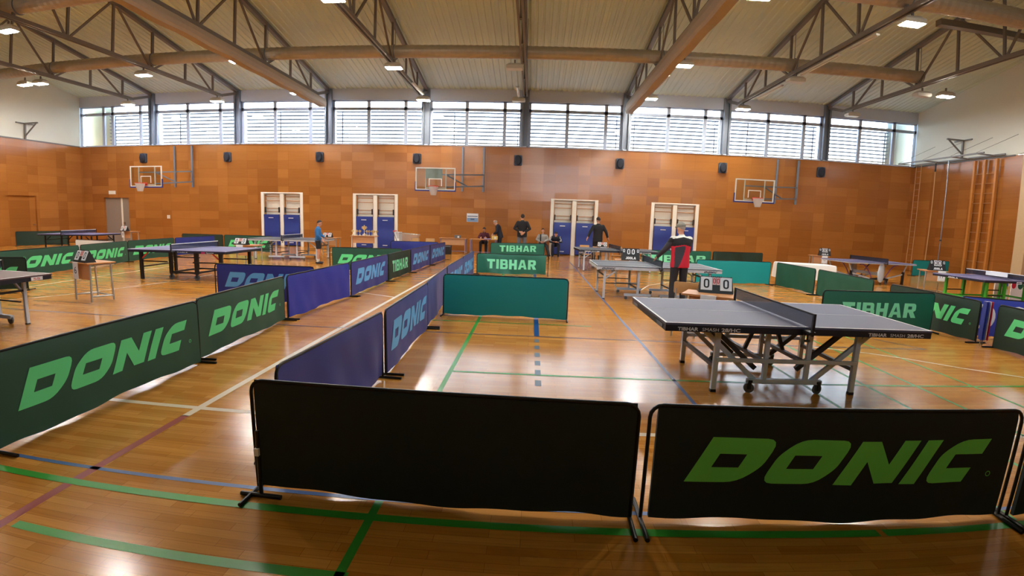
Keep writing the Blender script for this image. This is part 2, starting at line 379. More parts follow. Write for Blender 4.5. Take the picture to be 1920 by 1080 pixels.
# ------------------------------------------------------------------ camera (wide phone lens with barrel distortion)
yaw, pitch, roll, f, ka, kb, ch = -.0390971, .1421022, .0328914, 889.31687, -.3523047, .1670618, 1.66777
cy, sy, cp, sp, cr_, sr_ = math.cos(yaw), math.sin(yaw), math.cos(pitch), math.sin(pitch), math.cos(roll), math.sin(roll)
fw = V((sy * cp, cy * cp, -sp)); r0 = V((cy, -sy, 0)); u0 = r0.cross(fw)
rt = r0 * cr_ + u0 * sr_; up = u0 * cr_ - r0 * sr_
cam = bpy.data.cameras.new('camera'); co = bpy.data.objects.new('camera', cam); COL.objects.link(co); S.camera = co
co.matrix_world = Matrix(((rt.x, up.x, -fw.x, 0), (rt.y, up.y, -fw.y, 0), (rt.z, up.z, -fw.z, ch), (0, 0, 0, 1)))
cam.lens = 16.9; cam.type = 'PANO'; cam.sensor_width = 36.; cam.clip_start = .05; cam.clip_end = 300
cc = cam if hasattr(cam, "panorama_type") else cam.cycles; cc.panorama_type = 'FISHEYE_LENS_POLYNOMIAL'; cc.fisheye_fov = PI
q = 1920 / 36.; k1 = -q / f
cc.fisheye_polynomial_k0 = 0; cc.fisheye_polynomial_k1 = k1; cc.fisheye_polynomial_k2 = 0
cc.fisheye_polynomial_k3 = k1 * ka * (q / 1000) ** 2; cc.fisheye_polynomial_k4 = k1 * kb * (q / 1000) ** 3

# ------------------------------------------------------------------ world and render look
W = bpy.data.worlds.new('sky'); S.world = W; W.use_nodes = True
nt = W.node_tree; bg = nt.nodes['Background']
tc = N(nt, 'ShaderNodeTexCoord'); spz = N(nt, 'ShaderNodeSeparateXYZ'); nt.links.new(tc.outputs['Generated'], spz.inputs[0])
crw = N(nt, 'ShaderNodeValToRGB'); nt.links.new(spz.outputs[2], crw.inputs[0])
crw.color_ramp.elements[0].position = .0 + 1e-3; crw.color_ramp.elements[0].color = (.10, .11, .10, 1)
crw.color_ramp.elements[1].position = .03; crw.color_ramp.elements[1].color = (.76, .88, 1., 1)
nt.links.new(crw.outputs[0], bg.inputs[0]); bg.inputs[1].default_value = 11
vs_ = S.view_settings; vs_.view_transform = 'Standard'; vs_.look = 'None'; vs_.gamma = 1; vs_.exposure = .36; vs_.use_curve_mapping = False
try:
    S.cycles.use_denoising = True; S.cycles.max_bounces = 8; S.cycles.diffuse_bounces = 5; S.cycles.glossy_bounces = 4; S.cycles.transparent_max_bounces = 12
    S.cycles.sample_clamp_indirect = 8; S.cycles.caustics_reflective = False; S.cycles.caustics_refractive = False
except Exception: pass

# ------------------------------------------------------------------ the hall
XL, XR, YF, YB = -25.5, 19.52, 24.03, -8.0
ZW = 5.28            # top of the timber wall
def roofz(y): return 8.02 + .172 * (24.03 - y) if y > 8 else 8.02 + .172 * 16.03 - .172 * (8 - y)
NICHE = [(-14.28, -11.94), (-9.24, -6.89), (.86, 3.22), (5.87, 8.27)]
DOORG = (-24.0, -22.34)
def wall_grid(mb, u0, u1, z0, z1, holes, put):
    us = sorted({u0, u1, *[h[0] for h in holes], *[h[1] for h in holes]}); zs = sorted({z0, z1, *[h[2] for h in holes], *[h[3] for h in holes]})
    for a, b in zip(us, us[1:]):
        for c, d in zip(zs, zs[1:]):
            um, zm = (a + b) / 2, (c + d) / 2
            if any(h[0] < um < h[1] and h[2] < zm < h[3] for h in holes): continue
            put(a, b, c, d)
fl = MB().box(XL - .5, XR + .5, YB - .5, YF + .6, -.2, 0); struct('floor', fl, M['floor'])
mb = MB(); wall_grid(mb, XL, XR, 0, ZW, [(a, b, 0, 2.8) for a, b in NICHE] + [(*DOORG, 0, 2.45)], lambda a, b, c, d: mb.box(a, b, YF, YF + .3, c, d))
struct('wall_far', mb, M['wall'])
# side walls: timber below, plaster above (gable)
LD = (19.58, 21.17)
mb = MB(); wall_grid(mb, YB, YF, 0, ZW, [(*LD, 0, 2.47)], lambda a, b, c, d: mb.box(XL - .3, XL, a, b, c, d)); struct('wall_left', mb, M['wall'])
mb = MB().box(XR, XR + .3, YB, YF, 0, ZW); struct('wall_right', mb, M['wall'])
def gable(x0, x1, y0=YB):
    pr = [(y0, ZW), (YF, ZW), (YF, roofz(YF) + .1), (8, roofz(8) + .1)] + ([(y0, roofz(y0) + .1)] if y0 < 8 else [])
    b = MB(); n = len(pr); b.add([(x0, y, z) for y, z in pr] + [(x1, y, z) for y, z in pr], [tuple(range(n)), tuple(range(2 * n - 1, n - 1, -1))] + [(i, (i + 1) % n, (i + 1) % n + n, i + n) for i in range(n)]); return b
struct('wall_left_upper', gable(XL - .3, XL), M['white_wall']); 
# right gable leaves a small window bay behind the pilaster
b = MB(); yw0, yw1, zt = 16.2, 18.1, 6.05
def rg(y0, y1, zb, zt0, zt1): b.add([(XR, y0, zb), (XR, y1, zb), (XR, y1, zt1), (XR, y0, zt0), (XR + .3, y0, zb), (XR + .3, y1, zb), (XR + .3, y1, zt1), (XR + .3, y0, zt0)], [(0, 1, 2, 3), (7, 6, 5, 4), (0, 4, 5, 1), (1, 5, 6, 2), (2, 6, 7, 3), (3, 7, 4, 0)])
rg(yw1, YF, ZW, roofz(yw1) + .1, roofz(YF) + .1); rg(yw0, yw1, zt, roofz(yw0) + .1, roofz(yw1) + .1); rg(8, yw0, ZW, roofz(8) + .1, roofz(yw0) + .1); rg(YB, 8, ZW, roofz(YB) + .1, roofz(8) + .1)
struct('wall_right_upper', b, M['white_wall'])
struct('window_11', MB().box(XR + .1, XR + .16, yw0, yw1, ZW, zt), M['pane'])
struct('trim_11', MB().box(XR - .2, XR - .002, 17.3, 17.95, ZW + .02, 9.0), M['white_wall'])
struct('trim_12', MB().box(XR - .16, XR - .002, 17.2, 17.7, 0, ZW - .02), mat('pale_post', (206, 178, 140), .6, noise=.05))
BACKW_ADDED = [(-20.3 + 5.0 * k, -15.6 + 5.0 * k) for k in range(8)]  # unseen rear windows, added to light the camera-facing sides
mb = MB(); wall_grid(mb, XL, XR, 0, 8.1, [(a, b, 5.0, 7.95) for a, b in BACKW_ADDED], lambda a, b, c, d: mb.box(a, b, YB - .3, YB, c, d)); struct('wall_back', mb, M['wall'])
for k, (a, b_) in enumerate(BACKW_ADDED): struct(f'window_{12 + k}', MB().box(a, b_, YB - .2, YB - .18, 5.0, 7.95), M['pane' if k in (4, 5) else 'pane_tint'])  # most of the added panes are grey to dim their daylight
# unseen gallery added over the camera end to keep the foreground dark
struct('added_shade_gallery', MB().box(XL + .01, XR - .01, YB + .01, -.6, 2.7, 2.9).box(XL + .01, XR - .01, -.72, -.6, 2.9, 3.4), M['white_wall'])
struct('trim_13', MB().box(XL + .002, XL + .03, YB, YF - .03, ZW - .03, ZW + .03).box(XR - .03, XR - .002, 18.2, YF - .03, ZW - .03, ZW + .03), M['truss'])
# roof: trapezoidal steel sheet running down the slope
def sheet(y0, y1, name):
    b = MB(); prof = []; x = XL - .3
    while x < XR + .3:
        prof += [(x, 0), (x + .13, 0), (x + .155, .035), (x + .235, .035)]; x += .26
    n = len(prof); vs = []
    for y in (y0, y1):
        for px, dz in prof: vs.append((px, y, roofz(y) + dz))
    for y in (y0, y1):
        for px, dz in prof: vs.append((px, y, roofz(y) + dz + .06))
    fs = [(i, i + 1, n + i + 1, n + i) for i in range(n - 1)] + [(2 * n + i, 2 * n + i + 1, 3 * n + i + 1, 3 * n + i) for i in range(n - 1)]
    b.add(vs, fs); struct(name, b, M['ceiling'])
sheet(8.0, YF + .6, 'ceiling'); sheet(YB - .4, 8.0 - 1e-3, 'ceiling_back')
# fascia above the windows
struct('trim_10', MB().box(XL, XR, YF - .02, YF + .3, 7.47, 8.1).box(XL, XR, YF - .05, YF, ZW - .02, ZW + .04), M['fascia'])
# window bays between the columns
PIER = [-20.6, -15.5, -10.5, -5.46, -.55, 4.38, 9.33, 14.47]
EDGE = [XL] + PIER + [XR]
MULL = [(-23.88, -23.27, -21.45), (-18.5, -16.57), (-13.46, -11.53), (-8.44, -6.54), (-3.45, -1.57), (1.51, 3.41), (6.48, 8.31), (11.49, 13.36), (16.35, 18.24)]
for i in range(9):
    a, b_ = EDGE[i] + (.17 if i else 0), EDGE[i + 1] - (.17 if i < 8 else 0)
    fr = MB(); y0, y1 = YF + .04, YF + .14
    fr.box(a, b_, y0, y1, ZW, ZW + .06).box(a, b_, y0, y1, 7.41, 7.5).box(a, b_, y0, y1, 6.98, 7.12)
    for x in (a + .03, *MULL[i], b_ - .03): fr.box(x - .08, x + .08, y0, y1, ZW, 7.5)
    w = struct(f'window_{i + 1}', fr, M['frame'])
    MB().box(a, b_, YF + .085, YF + .095, ZW, 7.5).build('pane', M['pane'], w)
    lo, hi = a, b_
    if i == 0: lo = MULL[0][0] + .05
    if i == 8: hi = MULL[8][1] + .02
    lv = MB()
    for k in range(9):
        z = ZW + .2 + k * .188
        lv.add([(lo, YF + .40, z + .012), (hi, YF + .40, z + .012), (hi, YF + .59, z - .021), (lo, YF + .59, z - .021), (lo, YF + .40, z + .028), (hi, YF + .40, z + .028), (hi, YF + .59, z - .005), (lo, YF + .59, z - .005)],
               [(0, 3, 2, 1), (4, 5, 6, 7), (0, 1, 5, 4), (1, 2, 6, 5), (2, 3, 7, 6), (3, 0, 4, 7)])
    for x in (lo + .35 + .8 * (i % 3), hi - .2): lv.box(x - .02, x + .02, YF + .45, YF + .5, ZW, 7.0)
    lv.build('louvre', M['louvre'], w)
struct('trim_14', MB().box(XL - .2, MULL[0][0] + .05, YF + .6, YF + .7, ZW - .3, 7.6), mat('outer_wall', (226, 226, 190), .8))
struct('trim_15', MB().box(MULL[8][1] + .02, XR + .2, YF + .6, YF + .7, ZW - .3, 7.6).box(18.75, 18.85, YF + .5, YF + .6, ZW - .3, 7.6), mat('outer_wall_b', (196, 204, 188), .8))
for i, x in enumerate(PIER):
    struct(f'trim_{i + 1}', MB().box(x - .17, x - .1, YF - .16, YF + .14, ZW, 8.0).box(x + .1, x + .17, YF - .16, YF + .14, ZW, 8.0).box(x - .1, x + .1, YF - .03, YF + .02, ZW, 8.0), M['steel'])
# far eaves outside, seen through the top lights
# doors
d = struct('door_1', MB().box(DOORG[0], DOORG[1], YF + .12, YF + .2, 0, 2.45), mat('grey_door', (146, 132, 122), .5, noise=.04))
MB().box(-22.95, -22.85, YF + .1, YF + .119, 0, 2.45).build('door_post', M['cream'], d); MB().box(-22.8, -22.72, YF + .06, YF + .12, .95, 1.1).build('door_handle', M['chrome'], d)
d = struct('door_2', MB().box(XL - .2, XL - .1, LD[0], LD[1], 0, 2.47), M['wall']); MB().box(XL - .1, XL - .06, LD[1] - .2, LD[1] - .08, .98, 1.02).build('door_handle', M['chrome'], d)

# portals guide daylight through the window bands
for nm, loc, rx, sx, sz in (('daylight_portal', (-3, YF + .75, 6.4), -PI / 2, 44.6, 2.3), ('daylight_portal_back', (-.4, YB - .5, 6.5), PI / 2, 40, 3.1)):
    l = bpy.data.lights.new(nm, 'AREA'); l.shape = 'RECTANGLE'; l.size = sx; l.size_y = sz; l.cycles.is_portal = True
    o = bpy.data.objects.new(nm, l); COL.objects.link(o); o.location = loc; o.rotation_euler = (rx, 0, 0)

# ------------------------------------------------------------------ floor markings (flat paint, part of the floor)
def fline(name, pts, w, m, z=.0012):
    b = MB()
    for (x0, y0), (x1, y1) in zip(pts, pts[1:]):
        dx, dy = x1 - x0, y1 - y0; L = math.hypot(dx, dy); nx, ny = -dy / L * w / 2, dx / L * w / 2; ex, ey = dx / L * w * .25, dy / L * w * .25
        b.add([(x0 - ex + nx, y0 - ey + ny, z), (x1 + ex + nx, y1 + ey + ny, z), (x1 + ex - nx, y1 + ey - ny, z), (x0 - ex - nx, y0 - ey - ny, z)], [(0, 3, 2, 1)])
    o = b.build(name, m); o['kind'] = 'structure'; return o
fline('white_floor_line', [(-2.81, 3.44), (-2.81, 22)], .07, M['line_white'], .0016)
fline('red_floor_line', [(-2.81, .2), (-2.81, 3.42)], .07, M['line_red'], .0016)
fline('white_floor_line.001', [(-6.5, 3.605), (6.9, 3.605)], .06, M['line_white'], .0012)
fline('green_floor_line', [(-9, 2.345), (2.03, 2.345)], .062, M['line_green'], .002); fline('green_floor_line.001', [(2.1, 2.345), (9, 2.345)], .062, M['line_green'], .002)
fline('green_floor_line.002', [(-2.72, 1.875), (-.82, 1.875)], .062, M['line_green']); fline('green_floor_line.006', [(-8, 1.875), (-2.9, 1.875)], .062, M['line_green'])
fline('green_floor_line.003', [(-.845, 1.86), (-.845, 15)], .05, M['line_green'], .0012)
fline('green_floor_line.004', [(-.845, 5.0), (9, 5.0)], .045, M['line_green'], .0016); fline('green_floor_line.005', [(-1.6, 7.58), (1.0, 7.58)], .04, M['line_green'], .0016)
for i, x in enumerate((3.06, 3.81, 4.45, 5.22)): fline('green_floor_line.%03d' % (10 + i), [(x, 2.4), (x, 9.4)], .04, M['line_green'], .0012)
fline('blue_floor_line', [(-9, 2.526), (9, 2.526)], .036, M['line_blue'], .0016); fline('blue_floor_line.001', [(1.61, 2.56), (1.61, 20)], .04, M['line_blue'], .0016)
fline('dark_floor_line', [(-9.2, 6.75), (6.07, 6.75), (5.6, 7.4)], .036, M['line_dark'], .002)
fline('royal_floor_line', [(.118, 6.8), (.118, 15)], .075, M['line_royal'], .0024)
for k in range(6): fline('grey_floor_line.%03d' % k, [(.118, 6.57 - k * .353), (.118, 6.43 - k * .353)], .065, M['line_grey'], .0024)
def arc(cx, cy_, r, a0, a1, n=30): return [(cx + r * math.cos(a0 + (a1 - a0) * i / n), cy_ + r * math.sin(a0 + (a1 - a0) * i / n)) for i in range(n + 1)]
fline('arc_floor_line', [(4.2, 6.72), (4.85, 6.45), (5.28, 6.18), (5.76, 5.77), (6.37, 5.35), (7.2, 4.7)], .045, M['line_white'], .0028)
fline('arc_floor_line.001', [(-10.3, 6.9), (-9.63, 7.73), (-9.2, 8.5), (-9.0, 9.2), (-8.7, 10.4), (-8.65, 12)], .045, M['line_white'], .0028)
fline('white_floor_line.002', [(-11.15, 8.6), (-11.15, 13.5)], .045, M['line_white'], .0028); fline('white_floor_line.003', [(-4.04, 10.2), (-2.8, 9.6)], .045, M['line_white'], .0028)
fline('arc_floor_line.002', [(2.8, 12.05), (3.3, 13.2), (4.03, 14.0), (5, 14.1)], .045, M['line_white'], .0028)

# ------------------------------------------------------------------ roof steel
ORD = ['first', 'second', 'third', 'fourth', 'fifth', 'sixth', 'seventh', 'eighth']
ZB = 7.42
for i, x in enumerate(PIER):
    t = thing('roof_truss', f'{ORD[i]} of the eight grey lattice roof trusses counted from the left', 'roof truss', (x, 0, 0), 0, 'lattice roof trusses')
    MB().bar((0, 23.85, roofz(23.85) - .1), (0, 8, roofz(8) - .1), .16, .14).bar((0, 8, roofz(8) - .1), (0, YB + .1, roofz(YB + .1) - .1), .16, .14).build('top_chord', M['truss'], t)
    MB().bar((-.07, 22.6, ZB), (-.07, -6.6, ZB), .06, .12).bar((.07, 22.6, ZB), (.07, -6.6, ZB), .06, .12).bar((0, 23.85, roofz(23.85) - .22), (0, 22.55, ZB), .12, .12).build('bottom_chord', M['truss'], t)
    ys = [21.96, 20.03, 18.05, 16.05, 14.1, 12.1, 10.1, 8.1, 6.1, 4.1, 2.1]
    for k, y in enumerate(ys): MB().bar((0, y, ZB), (0, y, roofz(y) - .12), .07, .09).build('post', M['truss'], t)
    for k in range(len(ys) - 1):
        a, b_ = (ys[k], ys[k + 1]) if True else 0
        if k % 2 == 0: MB().bar((0, a - .08, ZB + .03), (0, b_ + .15, roofz(b_) - .14), .06, .07).build('diagonal', M['truss'], t)
        else: MB().bar((0, b_ + .08, ZB + .03), (0, a - .15, roofz(a) - .14), .06, .07).build('diagonal', M['truss'], t)
for x, z1, z0, lb in ((-10.5, 7.36, 6.93, 'left'), (4.38, 7.4, 6.87, 'right')):
    b = MB(); rings = []
    t = thing('divider_curtain', f'pale rolled up canvas hall divider hanging under the {"third" if lb == "left" else "sixth"} truss from the left', 'divider curtain', (x, 0, 0), 0, 'rolled hall dividers')
    for k in range(30):
        y = 23.2 - k * .62; s = .02 * math.sin(k * 1.7); w = .2
        rings.append([(-w, y, z0 + .08 + s), (-w + .06, y, z0 + s), (w - .06, y, z0 + s), (w, y, z0 + .08 + s), (w + .02, y, (z0 + z1) / 2), (w - .02, y, z1 - .05), (-w + .02, y, z1 - .05), (-w - .02, y, (z0 + z1) / 2)])
    b.loft(rings).build('curtain_roll', M['canvas'], t)
    for k in range(8): MB().bar((0, 22.5 - k * 2.2, z1 - .08), (0, 22.5 - k * 2.2, ZB - .03), .03).build('hanger', M['steel'], t)
# spiral ducts
def duct(name, y, z, r, x0, x1, lab, ribs=True):
    b = MB(); n = int((x1 - x0) / .12); prof = []
    for k in range(n + 1):
        x = x0 + (x1 - x0) * k / n; prof.append((r + (.012 if k % 2 else 0), x))
    b.lathe(prof, 20, 0, Matrix.Translation((0, y, z)) @ Matrix.Rotation(PI / 2, 4, 'Y'))
    t = thing('air_duct', lab, 'air duct', (0, 0, 0)); b.build('duct_pipe', M['duct'], t)
    for k, x in enumerate(PIER):
        if x0 < x < x1: MB().tube([(x + .12, y + (r + .015) * math.cos(a), z + (r + .015) * math.sin(a)) for a in [2 * PI * j / 20 for j in range(20)]], .02, 5, closed=True).tube([(x + .12, y, z + r), (x + .12, y, roofz(y) - .04)], .012, 5).build('duct_strap', M['steel'], t)
duct('air_duct', 18.0, 7.79, .225, XL + .3, 14.55, 'long spiral air duct through the trusses above the windows')
duct('air_duct', 12.2, 7.82, .26, XL + .3, 13.2, 'nearer spiral air duct at the top edge of the photo')
# long beams at the upper right
t = thing('lattice_beam', 'grey lattice beam between the last truss and the right wall', 'roof beam', (0, 13.0, 0))
b = MB().bar((14.5, 0, 8.5), (XR - .02, 0, 8.5), .1, .1).bar((14.5, 0, 9.4), (XR - .02, 0, 9.4), .1, .1); b.build('chord', M['truss'], t)
for k in range(6): MB().bar((14.6 + k * .8, 0, 8.5 + .9 * (k % 2)), (15.4 + k * .8, 0, 9.4 - .9 * (k % 2)), .06, .06).build('diagonal', M['truss'], t)
tag(MB().box(12.6, XR - .02, 14.7, 14.95, 8.42, 8.62).build('steel_beam', M['truss']), 'dark steel beam running to the right wall below the roof', 'roof beam')
tag(MB().tube([(13.0, 13.9, 8.5), (XR - .02, 13.9, 8.5)], .07, 10).build('steel_pipe', M['duct']), 'light steel pipe beside the dark beam at upper right', 'pipe')

# floodlights under the trusses
def flood(name, x, y, z, mode, label):
    t = thing(name, label, 'ceiling lamp', (x, y, z), 0, 'floodlights on the trusses')
    MB().loft([[(-.3, -.16, .02), (.3, -.16, .02), (.3, .16, .02), (-.3, .16, .02)], [(-.3, -.16, .12), (.3, -.16, .12), (.3, .16, .12), (-.3, .16, .12)], [(-.2, -.1, .2), (.2, -.1, .2), (.2, .1, .2), (-.2, .1, .2)]]).build('housing', M['housing'], t)
    MB().box(-.27, .27, -.14, .14, .0, .02).build('lamp_lens', M[{'on': 'lamp_on', 'cool': 'lamp_cool', 'off': 'lamp_off'}[mode]], t)
    MB().bar((0, 0, .2), (0, 0, .34), .05, .05).build('bracket', M['truss'], t)
ROW = {22.3: 'window end', 17.65: 'duct', 12.1: 'camera end'}
LAMPS = [(0, 22.3, 0, 'cool'), (0, 17.7, -.3, 'on'), (1, 22.3, 0, 'cool'), (1, 17.65, -.05, 'on'), (1, 12.15, -.25, 'on'), (2, 22.3, -.85, 'cool'), (2, 17.5, -.8, 'on'), (3, 22.4, .2, 'on'), (3, 17.6, .2, 'on'), (3, 12.0, .25, 'on'),
         (4, 22.3, -.3, 'off'), (4, 17.6, -.3, 'off'), (5, 22.3, .75, 'on'), (5, 17.55, .8, 'on'), (5, 11.4, .7, 'on'), (6, 22.1, 0, 'on'), (6, 17.6, 0, 'off'), (6, 12.0, .1, 'on'), (7, 21.95, 0, 'off'), (7, 17.95, .2, 'off'), (7, 17.65, .98, 'on')]
for i, y, dx, md in LAMPS:
    z = 7.4 if md != 'off' or i != 4 else 7.3
    rw = 'window end' if y > 20 else ('middle' if y > 15 else 'near end')
    lb = f'{"white unlit" if md == "off" else "glowing"} floodlight at the {rw} of the {ORD[i]} truss from the left'
    if i == 7 and md == 'on': lb = 'glowing floodlight to the right of the last truss near the right wall'
    flood('ceiling_floodlight', PIER[i] + dx, y, 7.05 if i not in (2, 5) or y < 13 else 7.35, md, lb)
flood('ceiling_floodlight', -21.75, 17.65, 7.05, 'on', 'glowing floodlight farthest left, left of the first truss')

for i in range(1, 7): flood('ceiling_floodlight', PIER[i] + (1.0 if i in (2, 5) else .3), 8.6, 7.05, 'on', f'added unseen floodlight on the {ORD[i]} truss from the left, nearest row to the camera')  # extra lamp row added out of view to brighten the middle of the hall
# strip lights
def strip(x, y0, y1, z, lab):
    t = thing('ceiling_strip_light', lab, 'strip light', (x, (y0 + y1) / 2, z), 0, 'fluorescent strips on the trusses'); L = abs(y1 - y0) / 2
    MB().box(-.06, .06, -L, L, .03, .08).build('housing', M['housing'], t); MB().tube([(0, -L + .02, .015), (0, L - .02, .015)], .018, 8).build('lamp_tube', M['lamp_off'], t)
strip(-5.2, 20.2, 22.0, 7.2, 'white fluorescent strip along the fourth truss near its window end')
strip(-.85, 20.4, 22.0, 7.15, 'white fluorescent strip beside the central truss near the windows')
strip(4.95, 18.7, 20.6, 7.3, 'white fluorescent strip beside the right rolled divider')
strip(9.33, 18.6, 20.6, 7.16, 'white fluorescent strip along the seventh truss near its window end'); strip(9.33, 15.0, 17.2, 7.16, 'white fluorescent strip along the middle of the seventh truss'); strip(9.33, 13.2, 14.4, 7.16, 'white fluorescent strip at the near end of the seventh truss')

# ------------------------------------------------------------------ fittings on the far wall
for i, (x, z) in enumerate([(-21.22, 4.59), (-16.11, 4.6), (-10.99, 4.61), (-5.91, 4.59), (-.85, 4.62), (4.18, 4.62), (9.29, 4.64), (14.37, 4.7)]):
    t = thing('wall_speaker', f'{ORD[i]} dark oval wall speaker from the left, under the windows', 'speaker', (x, YF - .001, z), 0, 'wall speakers')
    MB().prism(fillet([(-.2, -.25, 1), (.2, -.25, 1), (.2, .25, 1), (-.2, .25, 1)], .06), -.1, 0).build('back_box', M['speaker'], t)
    MB().lathe([(.19, 0), (.19, .06), (.15, .11), (.02, .12)], 20, 0, Matrix.Translation((0, -.1, 0)) @ Matrix.Rotation(PI / 2, 4, 'X') @ Matrix.Diagonal((.9, 1.3, 1, 1))).build('grille', M['grille'], t, True)

HOOP = [(-18.85, 'left'), (-4.43, 'middle'), (9.83, 'right')]
for i, (x, nm) in enumerate(HOOP):
    t = thing('basketball_hoop', f'{nm} glass basketball hoop on a swing arm, on the far wall', 'basketball hoop', (x, 21.4, 0), 0, 'basketball hoops')
    z0, z1 = 2.9, 3.9
    fr = MB(); fr.box(-.9, .9, 0, .04, z1 - .05, z1).box(-.9, -.85, 0, .04, z0 + .05, z1 - .05).box(.85, .9, 0, .04, z0 + .05, z1 - .05).box(-.9, .9, 0, .04, z0, z0 + .05); fr.build('board_frame', M['white'], t)
    MB().box(-.85, .85, .012, .026, z0 + .05, z1 - .05).build('board_glass', M['board_glass'], t)
    MB().box(-.3, -.26, .004, .01, 3.08, 3.42).box(.26, .3, .004, .01, 3.08, 3.42).box(-.26, .26, .004, .01, 3.38, 3.42).build('target_lines', M['white'], t)
    MB().box(-.93, .93, -.01, .05, z0 - .05, z0 + .008).box(-.93, -.895, -.01, .05, z0 + .008, z0 + .37).box(.895, .93, -.01, .05, z0 + .008, z0 + .37).build('edge_padding', M['blue_edge'], t)
    if i == 1: MB().box(-.45, .3, .05, .06, 3.42, 3.85).build('back_sheet', mat('backing_sheet', (150, 160, 152), .6, noise=.2, nscale=6), t)
    MB().box(-.47, -.43, .05, .09, z0, z1).box(.45, .49, .05, .09, z0, z1).box(-.43, .45, .05, .09, 2.98, 3.02).build('back_frame', M['white'], t)
    hr = MB().tube([(.225 * math.cos(a), -.38 + .225 * math.sin(a), 3.05) for a in [2 * PI * k / 24 for k in range(24)]], .011, 6, closed=True).box(-.08, .08, -.17, 0, 3.0, 3.06).box(-.1, .1, -.03, 0, 2.95, 3.1).build('rim', M['rim'], t)
    nb = MB(); nb.lathe([(.22, 3.03), (.19, 2.9), (.15, 2.78), (.12, 2.66)], 16, 0, Matrix.Translation((0, -.38, 0))); nb.f = nb.f[:-2]; nb.m = nb.m[:-2]; nb.build('hoop_net', M['netting'], hr)
    yw = 24.0 - 21.4; xa, xb = (.82 + .0, 1.87)
    wf = [(-19.28, -18.18), (-3.6, -2.54), (12.08, 13.14)][i]; a, b_ = wf[0] - x, wf[1] - x
    MB().bar((a, yw - .02, 3.02), (a, yw - .02, 5.2), .08, .06).bar((b_, yw - .06, 3.02), (b_, yw - .06, 5.2), .08, .08).build('wall_frame', M['steel'], t)
    MB().bar((b_, yw - .12, 3.85), (.45, .1, 3.6), .06, .06).bar((b_, yw - .12, 3.3), (.45, .1, 3.05), .06, .06).bar((b_ * .55 + .2, yw * .55, 3.2), (.5, .12, 3.58), .05, .05).bar((b_, yw - .12, 3.3), (b_, yw - .12, 3.85), .05).bar((-.45, .1, 3.6), (.5, .1, 3.6), .05).build('swing_arm', M['steel'], t)

# wall bar niches with blue mats
NN = ['leftmost', 'trophy table', 'seated people', 'right']
NLAB = ['in the leftmost wall niche', 'in the niche behind the trophies', 'in the niche beside the seated people', 'in the rightmost wall niche']
for i, (a, b_) in enumerate(NICHE):
    w = b_ - a; m_ = (a + b_) / 2
    struct(f'trim_{20 + i}', MB().box(a, b_, YF + .26, YF + .3, 0, 2.8).box(a, a + .16, YF - .015, YF + .26, 0, 2.8).box(b_ - .16, b_, YF - .015, YF + .26, 0, 2.8).box(m_ - .1, m_ + .1, YF - .015, YF + .26, 0, 2.72).box(a + .16, b_ - .16, YF - .015, YF + .26, 2.74, 2.8), M['cream'])
    for k, (c, d_) in enumerate(((a + .18, m_ - .12), (m_ + .12, b_ - .18))):
        sd = 'left' if k == 0 else 'right'
        t = thing('wall_bars', f'{sd} set of beech wall bars {NLAB[i]}', 'wall bars', ((c + d_) / 2, YF + .1, 0), 0, 'gymnastic wall bars'); h = (d_ - c) / 2
        for s in (-1, 1): MB().box(s * h - .02, s * h + .02, -.06, .06, 0, 2.68).build('upright', M['bar_wood'], t)
        rb = MB()
        for z in (2.57, 2.36, 1.96, 1.78, 1.5, 1.2, .9, .6, .3): MB().tube([(-h, 0, z), (h, 0, z)], .019, 8).build('rung', M['bar_wood'], t)
        for s in (-1, 1): MB().box(s * (h - .05) - .025, s * (h - .05) + .025, -.12, -.03, 1.74, 2.02).build('hook', M['black'], t)
        ht = 1.64
        mt = thing('gym_mat', f'blue gym mat hanging on the {sd} side {NLAB[i]}', 'gym mat', ((c + d_) / 2, YF + .0, 0), 0, 'blue gym mats')
        h2 = h - .01; rings = []
        for q_ in range(9):
            z = .06 + (ht - .06) * q_ / 8; yy = -.045 + .012 * math.sin(q_ * 1.3 + i + k)
            rings.append([(-h2, yy - .04, z), (-h2 * .4, yy - .055 + .02 * math.sin(q_ * .9 + k * 2), z), (h2 * .4, yy - .05 + .02 * math.cos(q_ * 1.1 + i), z), (h2, yy - .04, z), (h2, -.005, z), (-h2, -.005, z)])
        MB().loft(rings).build('mat_body', M['mat_blue'], mt, True)
        MB().box(-.13, .13, -.145, -.12, ht - .19, ht - .155).build('mat_logo', M['tag'], mt); MB().box(-.12, .12, -.145, -.12, .18, .21).build('mat_logo', M['tag'], mt)
t = thing('poster', 'white and blue notice sheet taped on the timber wall above the desks', 'notice', (-3.05, YF - .004, 1.72))
MB().box(-.29, .29, -.003, 0, -.2, .22).build('sheet', M['paper'], t); MB().box(-.28, .28, -.006, -.003, -.19, .0).build('picture_block', mat('notice_blue', (128, 158, 196), .6), t)
MB().box(-.26, .26, -.006, -.003, .06, .1).box(-.1, .1, -.008, -.006, -.1, -.04).build('print_block', mat('notice_print', (70, 90, 130), .6), t)
tag(MB().box(-23.6, -23.18, YF - .05, YF - .001, 2.64, 2.83).build('emergency_sign', M['cream']), 'small pale emergency light box above the grey door', 'emergency light')
tag(MB().box(-19.89, -19.82, YF - .02, YF - .001, 1.33, 1.52).box(-19.79, -19.72, YF - .02, YF - .001, 1.33, 1.52).build('light_switch', M['cream']), 'pale double switch plate on the wall right of the grey door', 'switch')
